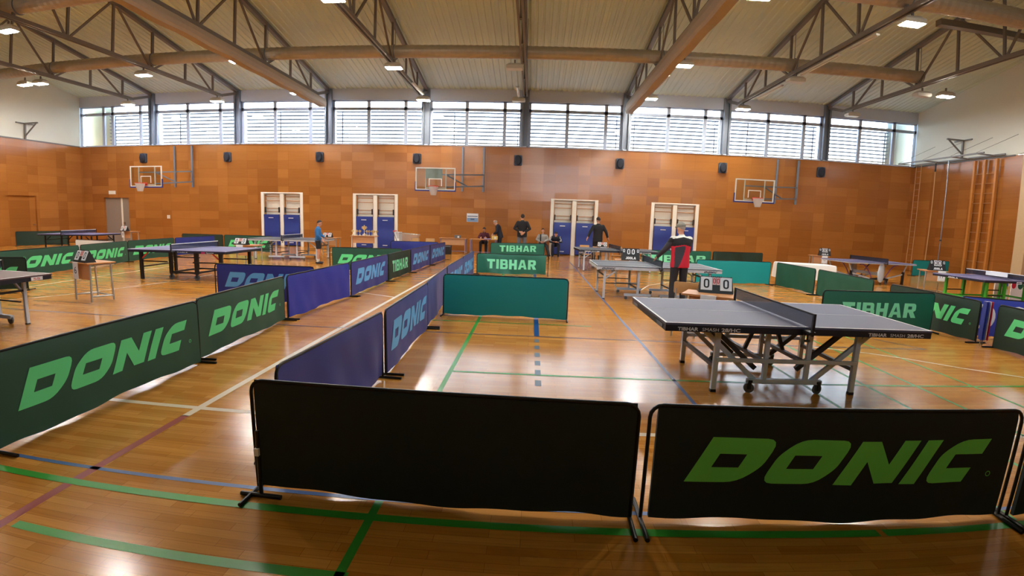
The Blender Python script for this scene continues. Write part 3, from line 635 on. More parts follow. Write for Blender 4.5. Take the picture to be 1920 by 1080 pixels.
# steel brackets on the plaster gables
for sgn, x, y, z, lab in ((1, XL, 20.65, 6.05, 'steel wall bracket on the left plaster wall'), (-1, XR, 21.0, 6.2, 'steel wall bracket on the right plaster wall')):
    t = thing('wall_bracket', lab, 'bracket', (x + sgn * .002, y, z), 0); 
    MB().box(-.06, .06, -.5, .5, 0, .05).bar((0, 0, .02), (sgn * .9, 0, .02), .07).build('bracket_top', M['truss'], t)
    MB().bar((sgn * .04, 0, 0), (sgn * .04, 0, -.75), .08).bar((sgn * .04, 0, -.6), (sgn * .8, 0, .0), .05).build('bracket_brace', M['truss'], t)

# climbing gear along the right wall
t = thing('climbing_rail', 'steel rail frame with stay wires projecting over the right wall climbing gear', 'climbing rail', (0, 0, 0))
b = MB()
for z in (5.36,): 
    b.bar((XR - .12, 24.0, z), (XR - .12, 18.6, z), .06)
    b.bar((XR - 1.0, 23.9, z), (XR - 1.0, 20.4, z), .06)
    for y in (23.9, 22.3, 20.6, 19.2): b.bar((XR - .02, y, z), (XR - 1.0, y, z), .05)
b.bar((XR - 1.0, 20.4, z), (XR - 1.0, 18.8, z), .06).build('rail', M['truss'], t)
b = MB()
for y in (23.9, 22.3, 20.6, 19.2): b.tube([(XR - 1.0, y, 5.4), (XR - .02, y - 1.2, 6.15)], .008, 5)
b.build('stay_wire', M['truss'], t)
b = MB()
t = thing('rope_ladder', 'thin rope ladder hanging in the far right corner', 'rope ladder', (XR - .25, 23.4, 0))
for s in (-1, 1): MB().tube([(0, s * .17, 5.33), (0, s * .17, .02)], .014, 6).build('rope', M['beech_light'], t)
for k in range(17): MB().tube([(0, -.18, 5.0 - k * .3), (0, .18, 5.0 - k * .3)], .014, 6).build('rung', M['bar_wood'], t)
t = thing('climbing_rope', 'tan climbing rope hanging beside the rope ladder on the right wall', 'climbing rope', (XR - .25, 22.3, 0))
MB().tube([(0, 0, 5.33), (.02, 0, 3.6), (0, .02, .02)], .022, 8).build('rope', M['beech_light'], t); MB().tube([(0, 0, 5.3), (0, 0, 4.9)], .04, 8).build('rope_cap', M['black'], t)
t = thing('climbing_pole', 'vertical steel climbing pole on the right wall', 'climbing pole', (XR - .3, 21.45, 0))
MB().tube([(0, 0, .02), (0, 0, 5.33)], .03, 10).build('pole', M['chrome'], t); MB().tube([(0, 0, 1.6), (0, 0, 1.66)], .05, 10).build('collar', M['black'], t)
t = thing('climbing_ladder', 'tall double wooden climbing ladder on the right wall', 'climbing ladder', (XR - .14, 19.55, 0))
for y in (.55, 0, -.6): MB().box(-.06, .06, y - .05, y + .05, .02, 5.2).build('stile', M['ladder_wood'], t)
for k in range(11):
    MB().tube([(0, -.58, .4 + k * .42), (0, .55, .4 + k * .42)], .016, 6).build('rung', M['bar_wood'], t)

# ------------------------------------------------------------------ court surrounds
def barrier(p0, p1, cloth, label, text=None, tcol=None, group='court surround barriers', seed=0, amp=.012, H=.71, drop=.028, tw=.83, th=.28, tz=None, tilt=0., post=True, ext=(0., 0.)):
    """banner on a tube frame; p0 is the left end seen from the printed side"""
    a, b = V((*p0, 0)), V((*p1, 0)); d = b - a; L = d.length; rz = math.atan2(d.y, d.x); mid = (a + b) / 2
    t = thing('barrier', label, 'barrier', mid, rz, group)
    rng = random.Random(seed * 7 + 3); ph = [rng.uniform(0, 6.28) for _ in range(8)]; h = L / 2
    def disp(u, v):
        e = min(1, min(u + h, h - u) / .12) ; k = (1 - v / H)
        w = .55 * math.sin(3.1 * u + ph[0] + 1.5 * v) + .35 * math.sin(7.3 * u + ph[1] - 3 * v) + .3 * math.sin(5 * v + 2.2 * u + ph[2]) + .18 * math.sin(15 * u + 6 * v + ph[3])
        sag = .25 * math.sin(11 * (u * .6 + v) + ph[4]) * max(0, 1 - abs(u) / h)
        return amp * (w + sag) * (.25 + .9 * k) * (.35 + .65 * e)
    def surf(u, v, off):
        zz = v - (.010 * math.sin(PI * (u + h) / L) * (v / H)) + (.012 * math.sin(4 * u + ph[5]) + .006 * math.sin(13 * u + ph[6])) * (1 - v / H) ** 3
        th_ = .011 * math.sqrt(max(0, 1 - ((v / H) ** 14)))
        return V((u, disp(u, v) + off * (th_ + .002), zz))
    nu, nv = 44, 12; B = MB(); vs = []
    hu = h - .012
    for side in (-1, 1):
        for j in range(nv + 1):
            v = drop + (H - drop) * j / nv
            for i in range(nu + 1):
                vs.append(surf(-hu + 2 * hu * i / nu, v, side))
    n1 = nu + 1; K = n1 * (nv + 1); fs = []
    for s in (0, 1):
        for j in range(nv):
            for i in range(nu):
                q_ = (s * K + j * n1 + i, s * K + j * n1 + i + 1, s * K + (j + 1) * n1 + i + 1, s * K + (j + 1) * n1 + i); fs.append(q_ if s == 0 else q_[::-1])
    for i in range(nu): fs.append((i + 1, i, K + i, K + i + 1)); o_ = nv * n1; fs.append((o_ + i, o_ + i + 1, K + o_ + i + 1, K + o_ + i))
    for j in range(nv): fs.append((j * n1, (j + 1) * n1, K + (j + 1) * n1, K + j * n1)); fs.append(((j + 1) * n1 + nu, j * n1 + nu, K + j * n1 + nu, K + (j + 1) * n1 + nu))
    B.add(vs, fs); bn = B.build('banner', cloth, t, True)
    if text:
        x0 = -L * tw / 2; z0 = (tz if tz is not None else H * .52 - th / 2)
        lt = print_word('lettering', text, tcol, bn, lambda x, y: surf(x0 + x, z0 + y, -1) + V((0, -.0035, 0)), L * tw, th, 4)
        if text == 'DONIC':
            cx_, cz_ = x0 + L * tw + .035, z0 + .05
            rb = MB(); ring = []
            for k in range(14):
                an = 2 * PI * k / 14
                for r_ in (.018, .013): ring.append(surf(cx_ + r_ * math.cos(an), cz_ + r_ * math.sin(an), -1) + V((0, -.0035, 0)))
            rb.add(ring, [(2 * k, (2 * k + 2) % 28, (2 * k + 3) % 28, 2 * k + 1) for k in range(14)]); rb.build('registered_mark', tcol, bn)
    # tube frame, stepped a little outside the cloth
    e0, e1 = h + ext[0], h + ext[1]
    fr = MB(); r = .011; c = .07; pts = []
    for k in range(5): an = PI / 2 * k / 4; pts.append((-e0 + c - c * math.cos(an), .0, H - .005 - c + c * math.sin(an)))
    for k in range(5): an = PI / 2 * k / 4; pts.append((e1 - c + c * math.sin(an), .0, H - .005 - c + c * math.cos(an)))
    fr.tube([(-e0, .0, .02)] + pts + [(e1, .0, .02)], r, 8); fr.build('tube_frame', M['tube'], t, True)
    for s, e in ((-1, e0), (1, e1)):
        MB().tube([(s * e, -.2, .014), (s * e, .2, .014)], .013, 8).build('foot', M['tube'], t)
    return t
BR = barrier
FB = BR((-1.6, 2.52), (.62, 2.46), M['bgreen'], 'plain black-green barrier in the foreground with a black tube foot', seed=1, amp=.01, ext=(.012, 0))
MB().tube([(-1.06, -.075, .015), (-1.065, -.06, .42)], .012, 8).build('stub_leg', M['tube'], FB); MB().tube([(-1.19, -.08, .014), (-.93, -.08, .014)], .014, 8).build('foot', M['tube'], FB); tag(MB().box(-1.078, -1.05, -.088, -.07, .27, .315).build('sticker', M['cloth_white'], FB), 'white sticker on the leg')
BR((.71, 2.46), (2.93, 2.44), M['bgreen'], 'foreground barrier printed with dull green capitals on black-green cloth', 'DONIC', M['mgreen'], seed=2, amp=.008, th=.275, tz=.265, ext=(.03, .03))
BR((3.04, 2.42), (5.24, 2.40), M['bgreen'], 'dark barrier cut off at the right edge of the photo, beside the foreground lettered one', seed=3, ext=(.03, 0))
BR((-3.66, 2.5), (-3.66, 4.78), M['green'], 'large green lettered barrier at the left edge nearest the camera', 'DONIC', M['lgreen'], seed=4, tz=.245, th=.29)
BR((-3.74, 4.88), (-3.86, 7.05), M['green'], 'second green lettered barrier of the left row, before the plain blue one', 'DONIC', M['lgreen'], seed=5, tz=.235, th=.29)
BR((-3.85, 7.14), (-3.74, 9.46), M['royal'], 'plain bright blue barrier of the left row, crumpled', seed=6, amp=.03)
BR((-3.72, 9.52), (-3.70, 11.95), M['navy'], 'navy lettered barrier just beyond the plain blue one in the left row', 'DONIC', M['sky'], seed=7, th=.33, tz=.22)
BR((-3.69, 12.0), (-3.65, 14.05), M['dgreen'], 'dark green barrier between navy ones in the left row', 'TIBHAR', M['mint'], seed=8, th=.31, tz=.2, tw=.7)
BR((-3.64, 14.1), (-3.60, 16.55), M['navy'], 'navy lettered barrier behind the dark green one in the left row', 'DONIC', M['sky'], seed=9, th=.33, tz=.22)
BR((-3.59, 16.6), (-3.5, 19.0), M['navy'], 'farthest navy lettered barrier in the left row, below the desks', 'DONIC', M['sky'], seed=10, th=.33, tz=.22)
BR((-6.02, 8.5), (-4.02, 8.47), M['navy'], 'navy barrier with big light blue letters facing the camera left of the aisle', 'DONIC', M['sky'], seed=11, th=.29, tz=.27, ext=(.04, 0))
BR((-6.05, 13.96), (-3.93, 14.16), M['green'], 'green lettered barrier facing the camera beside the boy', 'DONIC', M['lgreen'], seed=12, ext=(.06, 0))
BR((-5.62, 18.62), (-3.74, 18.82), M['navy'], 'plain navy crumpled barrier in front of the shopping cart', seed=13, amp=.05)
BR((-1.6, 2.78), (-1.5, 4.66), M['navy'], 'plain dark blue crumpled barrier behind the black foreground one', seed=14, amp=.035)
BR((-1.5, 4.76), (-1.54, 6.92), M['navy'], 'navy barrier with tall light blue letters along the main court', 'DONIC', M['sky'], seed=15, th=.31, tz=.23, tw=.88)
BR((-1.56, 7.02), (-1.68, 9.3), M['navy'], 'plain navy barrier at the left end of the teal one', seed=16)
BR((-1.69, 9.45), (-1.73, 11.9), M['navy'], 'navy lettered barrier of the centre row behind the teal one', 'DONIC', M['sky'], seed=17, th=.33, tz=.2)
BR((-1.75, 12.05), (-1.76, 14.3), M['navy'], 'navy lettered barrier of the centre row reaching the green banner', 'DONIC', M['sky'], seed=18, th=.33, tz=.2)
BR((-1.5, 8.06), (.64, 7.97), M['teal'], 'plain teal barrier standing across the main court', seed=19, amp=.012, H=.72)
BR((-1.68, 14.55), (.46, 14.6), M['tgreen'], 'crumpled green banner with the larger mint capitals in the centre', 'TIBHAR', M['mint'], seed=20, amp=.05, th=.3, tz=.17, tw=.7, ext=(0, .06), H=.63)
BR((-1.62, 18.6), (.5, 19.3), M['tgreen'], 'green banner with smaller mint capitals behind the crumpled one', 'TIBHAR', M['mint'], seed=21, amp=.03, th=.25, tz=.43, tw=.68, H=.77)
BR((4.96, 14.25), (7.36, 14.46), M['teal'], 'plain teal barrier behind the man in the red jacket', seed=22, amp=.02)
BR((7.58, 14.5), (7.64, 12.52), M['wgreen'], 'plain green barrier right of the teal one', seed=23, amp=.03)
BR((7.66, 12.42), (7.55, 10.1), M['wgreen'], 'plain green sagging barrier right of the aluminium table', seed=24, amp=.03)
BR((5.0, 7.9), (7.28, 8.08), M['tgreen'], 'shiny green banner with mint capitals right of the main table', 'TIBHAR', M['mint'], seed=25, amp=.02, th=.26, tz=.26, tw=.66)
BR((7.42, 9.4), (7.46, 7.26), M['dgreen'], 'dark green lettered barrier partly hidden behind the mint lettered banner', 'DONIC', M['lgreen'], seed=26, th=.29, tz=.25)
BR((7.5, 6.95), (7.36, 4.7), M['dgreen'], 'dark green lettered barrier cut off by the right edge of the photo', 'DONIC', M['lgreen'], seed=27, th=.29, tz=.25)
bb = BR((7.66, 7.88), (9.75, 6.98), M['bright'], 'bright blue barrier with white round lettering at the right edge', seed=28)
tt = bb.children[0]; b_ = MB()
for k, x in enumerate((-.75, -.2, .4)):
    b_.tube([(x + .16 * math.cos(a), -.022, .38 + .2 * math.sin(a)) for a in [2 * PI * j / 20 for j in range(20)]], .028, 6, closed=True)
lt = b_.build('lettering', M['tag'], tt)
BR((4.3, 18.6), (7.3, 19.35), M['tgreen'], 'green banner with mint capitals far back, behind the teal barrier', 'TIBHAR', M['mint'], seed=29, amp=.04, th=.28, tz=.25)
BR((7.4, 19.4), (9.75, 19.95), M['dgreen'], 'dark green crumpled barrier farthest back, below the right hoop', seed=30, amp=.06)
BR((-12.9, 8.02), (-10.66, 8.5), M['dgreen'], 'dark green lettered barrier at the left edge, in front of the far left row', 'DONIC', M['lgreen'], seed=31)
BR((-12.98, 9.6), (-13.0, 12.02), M['green'], 'green lettered barrier behind the number six desk', 'DONIC', M['lgreen'], seed=32, th=.3, tz=.22)
BR((-13.03, 12.1), (-13.45, 14.3), M['green'], 'second green lettered barrier of the far left row, behind the black table', 'DONIC', M['lgreen'], seed=33, th=.3, tz=.22)
BR((-13.5, 14.38), (-13.55, 16.65), M['green'], 'third green lettered barrier of the far left row', 'DONIC', M['lgreen'], seed=34, th=.3, tz=.22)
BR((-13.56, 16.72), (-13.5, 19.0), M['navy'], 'plain navy barrier ending the far left row', seed=35)
BR((-16.0, 20.2), (-13.75, 19.95), M['dgreen'], 'plain dark green barrier far back left of the leftmost niche', seed=36)
BR((-13.65, 19.9), (-11.3, 19.8), M['green'], 'green lettered barrier far back below the leftmost niche', 'DONIC', M['lgreen'], seed=37, th=.3, tz=.2)
BR((-25.0, 19.5), (-23.2, 20.85), M['dgreen'], 'plain dark green barrier in the far left corner', seed=38)
BR((16.95, 20.3), (19.2, 20.75), M['teal'], 'teal barrier in front of the climbing gear', seed=39)
BR((-15.8, 14.5), (-13.8, 14.1), M['cloth_white'], 'plain white barrier behind the far left row', seed=40, amp=.008)

# sponsor banner folded on its poles
t = thing('folded_banner', 'folded blue white and red banner standing between two dark green barriers', 'folded barrier', (7.42, 7.09, 0), -.3); t.scale = (.5, 1, 1)
for k in range(7):
    x = -.1 + k * .033; MB().loft([[(x - .012, -.06 + .03 * (k % 2), z), (x + .016, -.05 + .03 * (k % 2), z), (x + .016, .06, z), (x - .012, .05, z)] for z in (.1, .24, .36, .5, .62, .73)]).build('fold', [M['navy'], M['tag'], M['bright'], M['navy'], M['tag'], M['bright'], M['c_red']][k], t)
for x in (-.07, .0): MB().tube([(x, .0, .0), (x, .0, .5)], .012, 8).build('pole', M['chrome'], t)

# ------------------------------------------------------------------ table tennis tables
def caster(parent, x, y, r=.06, rz=0):
    c = MB(); Mx = Matrix.Translation((x, y, r)) @ Matrix.Rotation(rz, 4, 'Z') @ Matrix.Rotation(PI / 2, 4, 'X')
    c.lathe([(r * .55, -.016), (r, -.014), (r, .014), (r * .55, .016)], 16, 0, Mx); w = c.build('caster_wheel', M['wheel'], parent)
    Mz = Matrix.Translation((x, y, 0)) @ Matrix.Rotation(rz, 4, 'Z')
    MB().box(-.02, .02, -.028, -.02, r * .8, r * 2 + .03, 0, Mz).box(-.02, .02, .02, .028, r * .8, r * 2 + .03, 0, Mz).box(-.028, .028, -.028, .028, r * 2 + .01, r * 2 + .035, 0, Mz).build('caster_fork', M['dark'], w)
    return w

def tt_table(x, y, rz, top, apron, line, label, net='net', posts='black', ap=.065, th=.02):
    t = thing('tennis_table', label, 'table tennis table', (x, y, 0), rz, 'table tennis tables'); Z = .76; hx, hy = 1.37, .7625
    for s in (-1, 1):
        x0, x1 = (-hx, -.004) if s < 0 else (.004, hx)
        h = MB().box(x0, x1, -hy, hy, Z - th, Z).build('tabletop', M[top], t)
        e = MB(); z0, z1 = Z, Z + .0012
        e.box(x0, x1, -hy, -hy + .02, z0, z1).box(x0, x1, hy - .02, hy, z0, z1)
        xe = x0 if s < 0 else x1 - .02
        e.box(xe, xe + .02, -hy + .02, hy - .02, z0, z1).box(x0 + (.02 if s < 0 else 0), x1 - (.02 if s > 0 else 0), -.0015, .0015, z0, z1); e.build('edge_line', M['tag'], h)
        a = MB(); zt, zb = Z - th, Z - th - ap
        i0, i1 = x0 + .004, x1 - .004
        a.box(i0, i1, -hy + .004, -hy + .03, zb, zt).box(i0, i1, hy - .03, hy - .004, zb, zt).box(i0, i0 + .026, -hy + .03, hy - .03, zb, zt).box(i1 - .026, i1, -hy + .03, hy - .03, zb, zt).build('apron', M[apron], h)
    n = MB().box(-.002, .002, -hy - .1, hy + .1, Z + .015, Z + .1525).build('net', M[net], t)
    MB().box(-.006, .006, -hy - .12, hy + .12, Z + .138, Z + .154).build('net_tape', M['tag'] if line else M['dark'], n)
    for s in (-1, 1):
        MB().box(-.012, .012, s * (hy + .13) - .012, s * (hy + .13) + .012, Z - .06, Z + .155).box(-.03, .03, min(s * (hy - .02), s * (hy + .14)), max(s * (hy - .02), s * (hy + .14)), Z - .04 - ap * 0, Z - .021).build('net_post', M[posts], n)
        MB().tube([(0, s * (hy + .06), Z - .05), (0, s * (hy + .06), Z - .12)], .008, 6).tube([(-.025, s * (hy + .06), Z - .12), (.025, s * (hy + .06), Z - .12)], .012, 6).build('clamp_screw', M['dark'], n)
    return t

def table_text(t, s, m, xs, w, h, z=.697, side=-1):
    ap = [c for c in t.children if c.name.startswith('tabletop')]
    half = ap[0] if xs < 0 else ap[1]
    return print_word('lettering', s, m, half, lambda a, b: V((xs + a, -.7625 + .0025, z + b)), w, h)

# main table
T1 = tt_table(2.666, 5.2, .003, 'top_blue', 'apron', False, 'large slate blue table with black apron and grey steel frame in front', ap=.062)
for xs in (-1.25, .67):
    table_text(T1, '!TIBHAR', M['tag'], xs, .2, .032, .688); table_text(T1, 'SMASH', M['tag'], xs + .238, .16, .031, .688); table_text(T1, '!28/HC', M['tag'], xs + .425, .185, .032, .688)
end = [c for c in T1.children if c.name.startswith('tabletop')][0]
for y0 in (.45, -.65): MB().box(-1.3695, -1.3655, y0, y0 + .22, .69, .72).build('end_label', M['c_grey'], end)
g, dk = M['leg_grey'], M['leg_dark']
for sy_ in (-1, 1):
    y = sy_ * .51; yo = y
    for sx in (-1, 1):
        MB().box(sx * .75 - .025, sx * .75 + .025, y - .02, y + .02, .03, .68).build('leg', g, T1)
        MB().box(sx * .75 - .028, sx * .75 + .028, y - .023, y + .023, 0, .03).build('leg_foot', M['rubber'], T1)
        MB().box(sx * .225 - .022, sx * .225 + .022, y - .018, y + .018, .1, .68).build('inner_post', g, T1)
        MB().bar((sx * .9, y - sy_ * .03, .65), (sx * .3, y - sy_ * .03, .12), .03, .05).build('diagonal_brace', g, T1)
        caster(T1, sx * .37, y, .052, .3 * sx)
    MB().box(-.75, .75, y + sy_ * .02, y + sy_ * .045, .33, .37).build('side_rail', g, T1)
    MB().box(-.4, .4, y - .022, y + .022, .105, .15).build('bottom_rail', g, T1)
for sx in (-1, 1):
    MB().box(sx * .75 - .02, sx * .75 + .02, -.49, .49, .25, .29).build('cross_bar', dk, T1); MB().box(sx * .225 - .02, sx * .225 + .02, -.49, .49, .3, .34).build('cross_bar', dk, T1)
    [MB().bar((sx * .74, q_, .64), (sx * .23, q_, .2), .04, .05).build('inner_brace', dk, T1) for q_ in (-.3, .3)]
    MB().bar((sx * .225, 0, .33), (sx * .1, 0, .66), .03, .04).build('lift_strut', dk, T1)

def base_foldaway(t, leg, rod, feet=True, lx=1.17, ix=.4, fx=.3, wheel=.035):
    """outer leg pairs, inner columns on inverted T feet, thin dark rods"""
    for sx in (-1, 1):
        for sy_ in (-1, 1):
            y = sy_ * .57
            MB().box(sx * lx - .022, sx * lx + .022, y - .022, y + .022, .02, .68).build('leg', leg, t); MB().box(sx * lx - .026, sx * lx + .026, y - .026, y + .026, 0, .02).build('leg_foot', M['rubber'], t)
            MB().bar((sx * lx, y, .45), (sx * (lx - .28), y, .66), .025, .03).build('leg_brace', leg, t)
            yi = sy_ * .5
            MB().box(sx * ix - .025, sx * ix + .025, yi - .02, yi + .02, .13, .68).build('inner_post', leg, t)
            MB().box(sx * ix - fx, sx * ix + fx, yi - .025, yi + .025, .075, .13).build('foot_bar', leg, t)
            for q_ in (-1, 1): MB().lathe([(wheel, -.012), (wheel, .012)], 12, 0, Matrix.Translation((sx * ix + q_ * (fx - .04), yi, wheel)) @ Matrix.Rotation(PI / 2, 4, 'X')).box(sx * ix + q_ * (fx - .04) - .012, sx * ix + q_ * (fx - .04) + .012, yi - .02, yi + .02, wheel, .08).build('caster_wheel', M['wheel'], t)
            MB().box(min(sx * lx, sx * ix), max(sx * lx, sx * ix), yi - .01, yi + .01, .34, .36).build('rod', rod, t)
        MB().box(sx * lx - .015, sx * lx + .015, -.55, .55, .5, .53).build('cross_bar', rod, t); MB().box(sx * ix - .015, sx * ix + .015, -.48, .48, .22, .25).build('cross_bar', rod, t)
T2 = tt_table(2.806, 11.072, -.002, 'top_grey', 'alu', False, 'grey table with aluminium apron beside the man in the red jacket', net='netdark', ap=.062)
base_foldaway(T2, M['leg_grey'], M['black'])
table_text(T2, 'DONIC', M['ink'], -1.27, .3, .036, .685); table_text(T2, 'DONIC', M['ink'], .96, .3, .036, .685); table_text(T2, 'TABLE TENNIS', M['c_grey'], -.9, .3, .018, .69)
T3 = tt_table(2.966, 17.18, .052, 'top_grey', 'apron', False, 'far table with black lettered apron in front of the black clad man', net='netdark', ap=.062)
base_foldaway(T3, M['leg_grey'], M['black'])
for xs in (-1.2, .6): table_text(T3, '!TIBHAR', M['tag'], xs, .22, .03, .685); table_text(T3, 'SMASH', M['tag'], xs + .24, .17, .028, .685); table_text(T3, '!28', M['tag'], xs + .42, .1, .03, .685)
# black framed table
T4 = tt_table(-8.6, 11.35, -.01, 'top_violet', 'apron', True, 'table with black steel frame and white net tape on the left court', net='net', ap=.05)
for sx in (-1, 1):
    for sy_ in (-1, 1):
        y = sy_ * .6
        MB().box(sx * 1.12 - .035, sx * 1.12 + .035, y - .03, y + .03, .0, .69).build('leg', M['black'], T4)
        MB().box(sx * .36 - .04, sx * .36 + .04, y * .8 - .03, y * .8 + .03, .16, .69).build('inner_post', M['black'], T4)
        caster(T4, sx * .36, y * .8, .065, .2)
        MB().box(min(sx * .36, sx * 1.12), max(sx * .36, sx * 1.12), y - .012, y + .012, .44, .47).build('rod', M['black'], T4)
    MB().box(sx * .36 - .03, sx * .36 + .03, -.46, .46, .16, .2).build('cross_bar', M['black'], T4)
    MB().box(sx * 1.12 - .02, sx * 1.12 + .02, -.58, .58, .3, .33).build('cross_bar', M['black'], T4)
    MB().bar((sx * 1.12, -.6, .5), (sx * .9, -.6, .68), .02, .03).build('brace', M['rim'], T4)
MB().box(-.36, .36, -.5, -.46, .16, .2).build('bottom_rail', M['black'], T4); MB().box(-.36, .36, .46, .5, .16, .2).build('bottom_rail', M['black'], T4)
table_text(T4, 'TABLE', M['tag'], .05, .3, .022, .70); MB().box(.72, .82, -.762, -.757, .692, .73).build('apron_badge', M['magenta'], [c for c in T4.children if c.name.startswith('tabletop')][1]); table_text(T4, '~Sports', M['tag'], .85, .2, .026, .70)
T5 = tt_table(-9.1, 17.4, .05, 'top_grey', 'alu', True, 'grey table in front of the boy and the leftmost niche', net='net', ap=.055); base_foldaway(T5, M['leg_grey'], M['black'])
T6 = tt_table(-18.85, 17.5, .03, 'top_violet', 'apron', True, 'violet table in the far left corner beside the grey door', net='net', ap=.04); base_foldaway(T6, M['dark'], M['black'])
T7 = tt_table(-8.5, 5.4, -.1, 'top_brown', 'apron', True, 'plum coloured table cut off by the left edge of the photo', ap=.06); base_foldaway(T7, M['leg_grey'], M['dark'], lx=1.0, ix=.45, wheel=.06)
e7 = [c for c in T7.children if c.name.startswith('tabletop')][1]
print_word('lettering', '!TIBHAR', M['tag'], e7, lambda a, b: V((1.3675, -.55 + a, .69 + b)), .4, .035); MB().box(1.366, 1.3705, .45, .62, .685, .735).build('end_badge', M['tag'], e7); print_word('lettering', '~SS', M['red_ink'], e7, lambda a, b: V((1.3725, .48 + a, .695 + b)), .1, .03)
# curved leg table on the far right court
T8 = tt_table(12.07, 16.6, .1, 'top_violet', 'alu', False, 'violet table on curved legs with wheels, right court at the back', net='netdark', ap=.03)
for sy_ in (-1, 1):
    MB().loft([[(.14 * w * math.cos(a), sy_ * .66 + .035 * math.sin(a) * 1.0, z) for a in [2 * PI * k / 14 for k in range(14)]] for z, w in ((.08, .3), (.14, .8), (.3, 1.0), (.45, 1.0), (.62, .85), (.7, .5))]).build('side_shield', M['alu'], T8, True)
    for sx in (-1, 1):
        MB().tube([(sx * (.25 + .55 * k / 8), sy_ * .55, .12 + .56 * math.sin(PI * k / 8 * .55 + .1)) for k in range(9)], .018, 6).build('arched_tube', M['purple'], T8)
        MB().bar((sx * .12, sy_ * .5, .14), (sx * 1.05, sy_ * .5, .36), .03, .04).build('strut', M['alu'], T8)
        MB().box(sx * 1.08 - .035, sx * 1.08 + .035, sy_ * .5 - .03, sy_ * .5 + .03, 0, .45).build('leg', M['black'], T8); MB().bar((sx * 1.08, sy_ * .5, .43), (sx * 1.2, sy_ * .5, .7), .03).build('leg_strut', M['alu'], T8)
        caster(T8, sx * .3, sy_ * .6, .085, .2)
        MB().bar((sx * .08, sy_ * .6, .2), (sx * .36, sy_ * .6, .17), .06, .07).build('wheel_arm', M['black'], T8)
MB().box(-.05, .05, -.6, .6, .3, .4).build('cross_beam', M['alu'], T8)
T9 = tt_table(12.47, 11.83, .128, 'top_violet', 'apron', True, 'violet table on bright green steel legs at the right edge', net='netdark', ap=.05)
for sx in (-1, 1):
    for sy_ in (-1, 1):
        y = sy_ * .58
        MB().box(sx * 1.05 - .03, sx * 1.05 + .03, y - .03, y + .03, .02, .69).build('leg', M['leg_green'], T9); MB().box(sx * .4 - .04, sx * .4 + .04, y - .03, y + .03, .12, .69).build('inner_post', M['leg_green'], T9)
        MB().box(sx * 1.05 - .035, sx * 1.05 + .035, y - .035, y + .035, 0, .02).build('leg_foot', M['rubber'], T9)
        caster(T9, sx * .4, y, .05, .2)
        MB().box(min(sx * .4, sx * 1.05), max(sx * .4, sx * 1.05), y - .01, y + .01, .33, .36).build('rod', M['black'], T9)
    MB().box(sx * 1.05 - .02, sx * 1.05 + .02, -.55, .55, .2, .25).build('cross_bar', M['leg_green'], T9); MB().box(sx * .4 - .02, sx * .4 + .02, -.55, .55, .14, .18).build('cross_bar', M['leg_green'], T9)
for sy_ in (-1, 1): MB().box(-1.05, 1.05, sy_ * .58 - .015, sy_ * .58 + .015, .18, .22).build('bottom_rail', M['leg_green'], T9)
h9 = [c for c in T9.children if c.name.startswith('tabletop')]
for hh, xs in ((h9[0], -.2), (h9[1], .75)):
    MB().box(xs - .02, xs + .18, -.762, -.7575, .672, .735).build('apron_badge', M['tag'], hh); print_word('lettering', 'JOOLA', M['ink'], hh, lambda a, b: V((xs + a, -.7628, .69 + b)), .16, .03)
print_word('lettering', 'JOOLA', M['tag'], h9[0], lambda a, b: V((-1.3675, .3 - a, .69 + b)), .3, .035)

# ------------------------------------------------------------------ umpire desks, score boards, papers, chairs
DESKS = {}
def desk(x, y, rz, label, w=.7, d=.5, z=.74, leg='desk_leg', group='umpire desks', panel=True):
    t = thing('school_desk', label, 'desk', (x, y, 0), rz, group); h, k = w / 2, d / 2; DESKS[label] = (x, y, rz, k)
    MB().prism(fillet([(-h, z - .025, 1), (h, z - .025, 1), (h, z, 1), (-h, z, 1)], .01), -k, k).build('desk_top', M['desk_top'], t)
    if panel: MB().box(-h + .1, h - .1, -k + .08, -k + .1, z - .32, z - .03).build('front_panel', M['desk_panel'], t)
    for s in (-1, 1):
        xx = s * (h - .06)
        MB().tube([(xx, -k + .05, .02), (xx, -k + .07, z - .03)], .016, 8).build('leg', M[leg], t); MB().tube([(xx, k - .05, .02), (xx, k - .07, z - .03)], .016, 8).build('leg', M[leg], t)
        MB().tube([(xx, -k + .07, .12), (xx, k - .05, .1)], .014, 8).build('foot_bar', M[leg], t); MB().tube([(xx, -k + .07, z - .04), (xx, k - .07, z - .04)], .014, 8).build('side_bar', M[leg], t)
    MB().tube([(-h + .06, k - .06, .1), (h - .06, k - .06, .1)], .014, 8).build('cross_bar', M[leg], t)
    return t
def school_chair(x, y, rz, label, group='wooden school chairs', z=.45):
    t = thing('school_chair', label, 'chair', (x, y, 0), rz, group)
    MB().prism(fillet([(-.19, -.19, 1), (.19, -.19, 1), (.19, .19, 1), (-.19, .19, 1)], .05), 0, .015, 0, Matrix.Translation((0, 0, z)) @ Matrix.Rotation(PI / 2, 4, 'X')).build('seat', M['beech_light'], t)
    MB().prism(fillet([(-.19, .62, 1), (.19, .62, 1), (.19, .8, 1), (-.19, .8, 1)], .03), .2, .215).build('backrest', M['beech_light'], t)
    for s in (-1, 1):
        MB().tube([(s * .17, -.18, .0), (s * .16, -.14, z - .02)], .011, 6).build('leg', M['desk_leg'], t)
        MB().tube([(s * .17, .2, .0), (s * .16, .15, z - .02), (s * .15, .225, .78)], .011, 6).build('leg', M['desk_leg'], t)
    MB().tube([(-.16, -.14, z - .02), (-.16, .15, z - .02), (.16, .15, z - .02), (.16, -.14, z - .02)], .011, 6).build('seat_frame', M['desk_leg'], t)
    return t
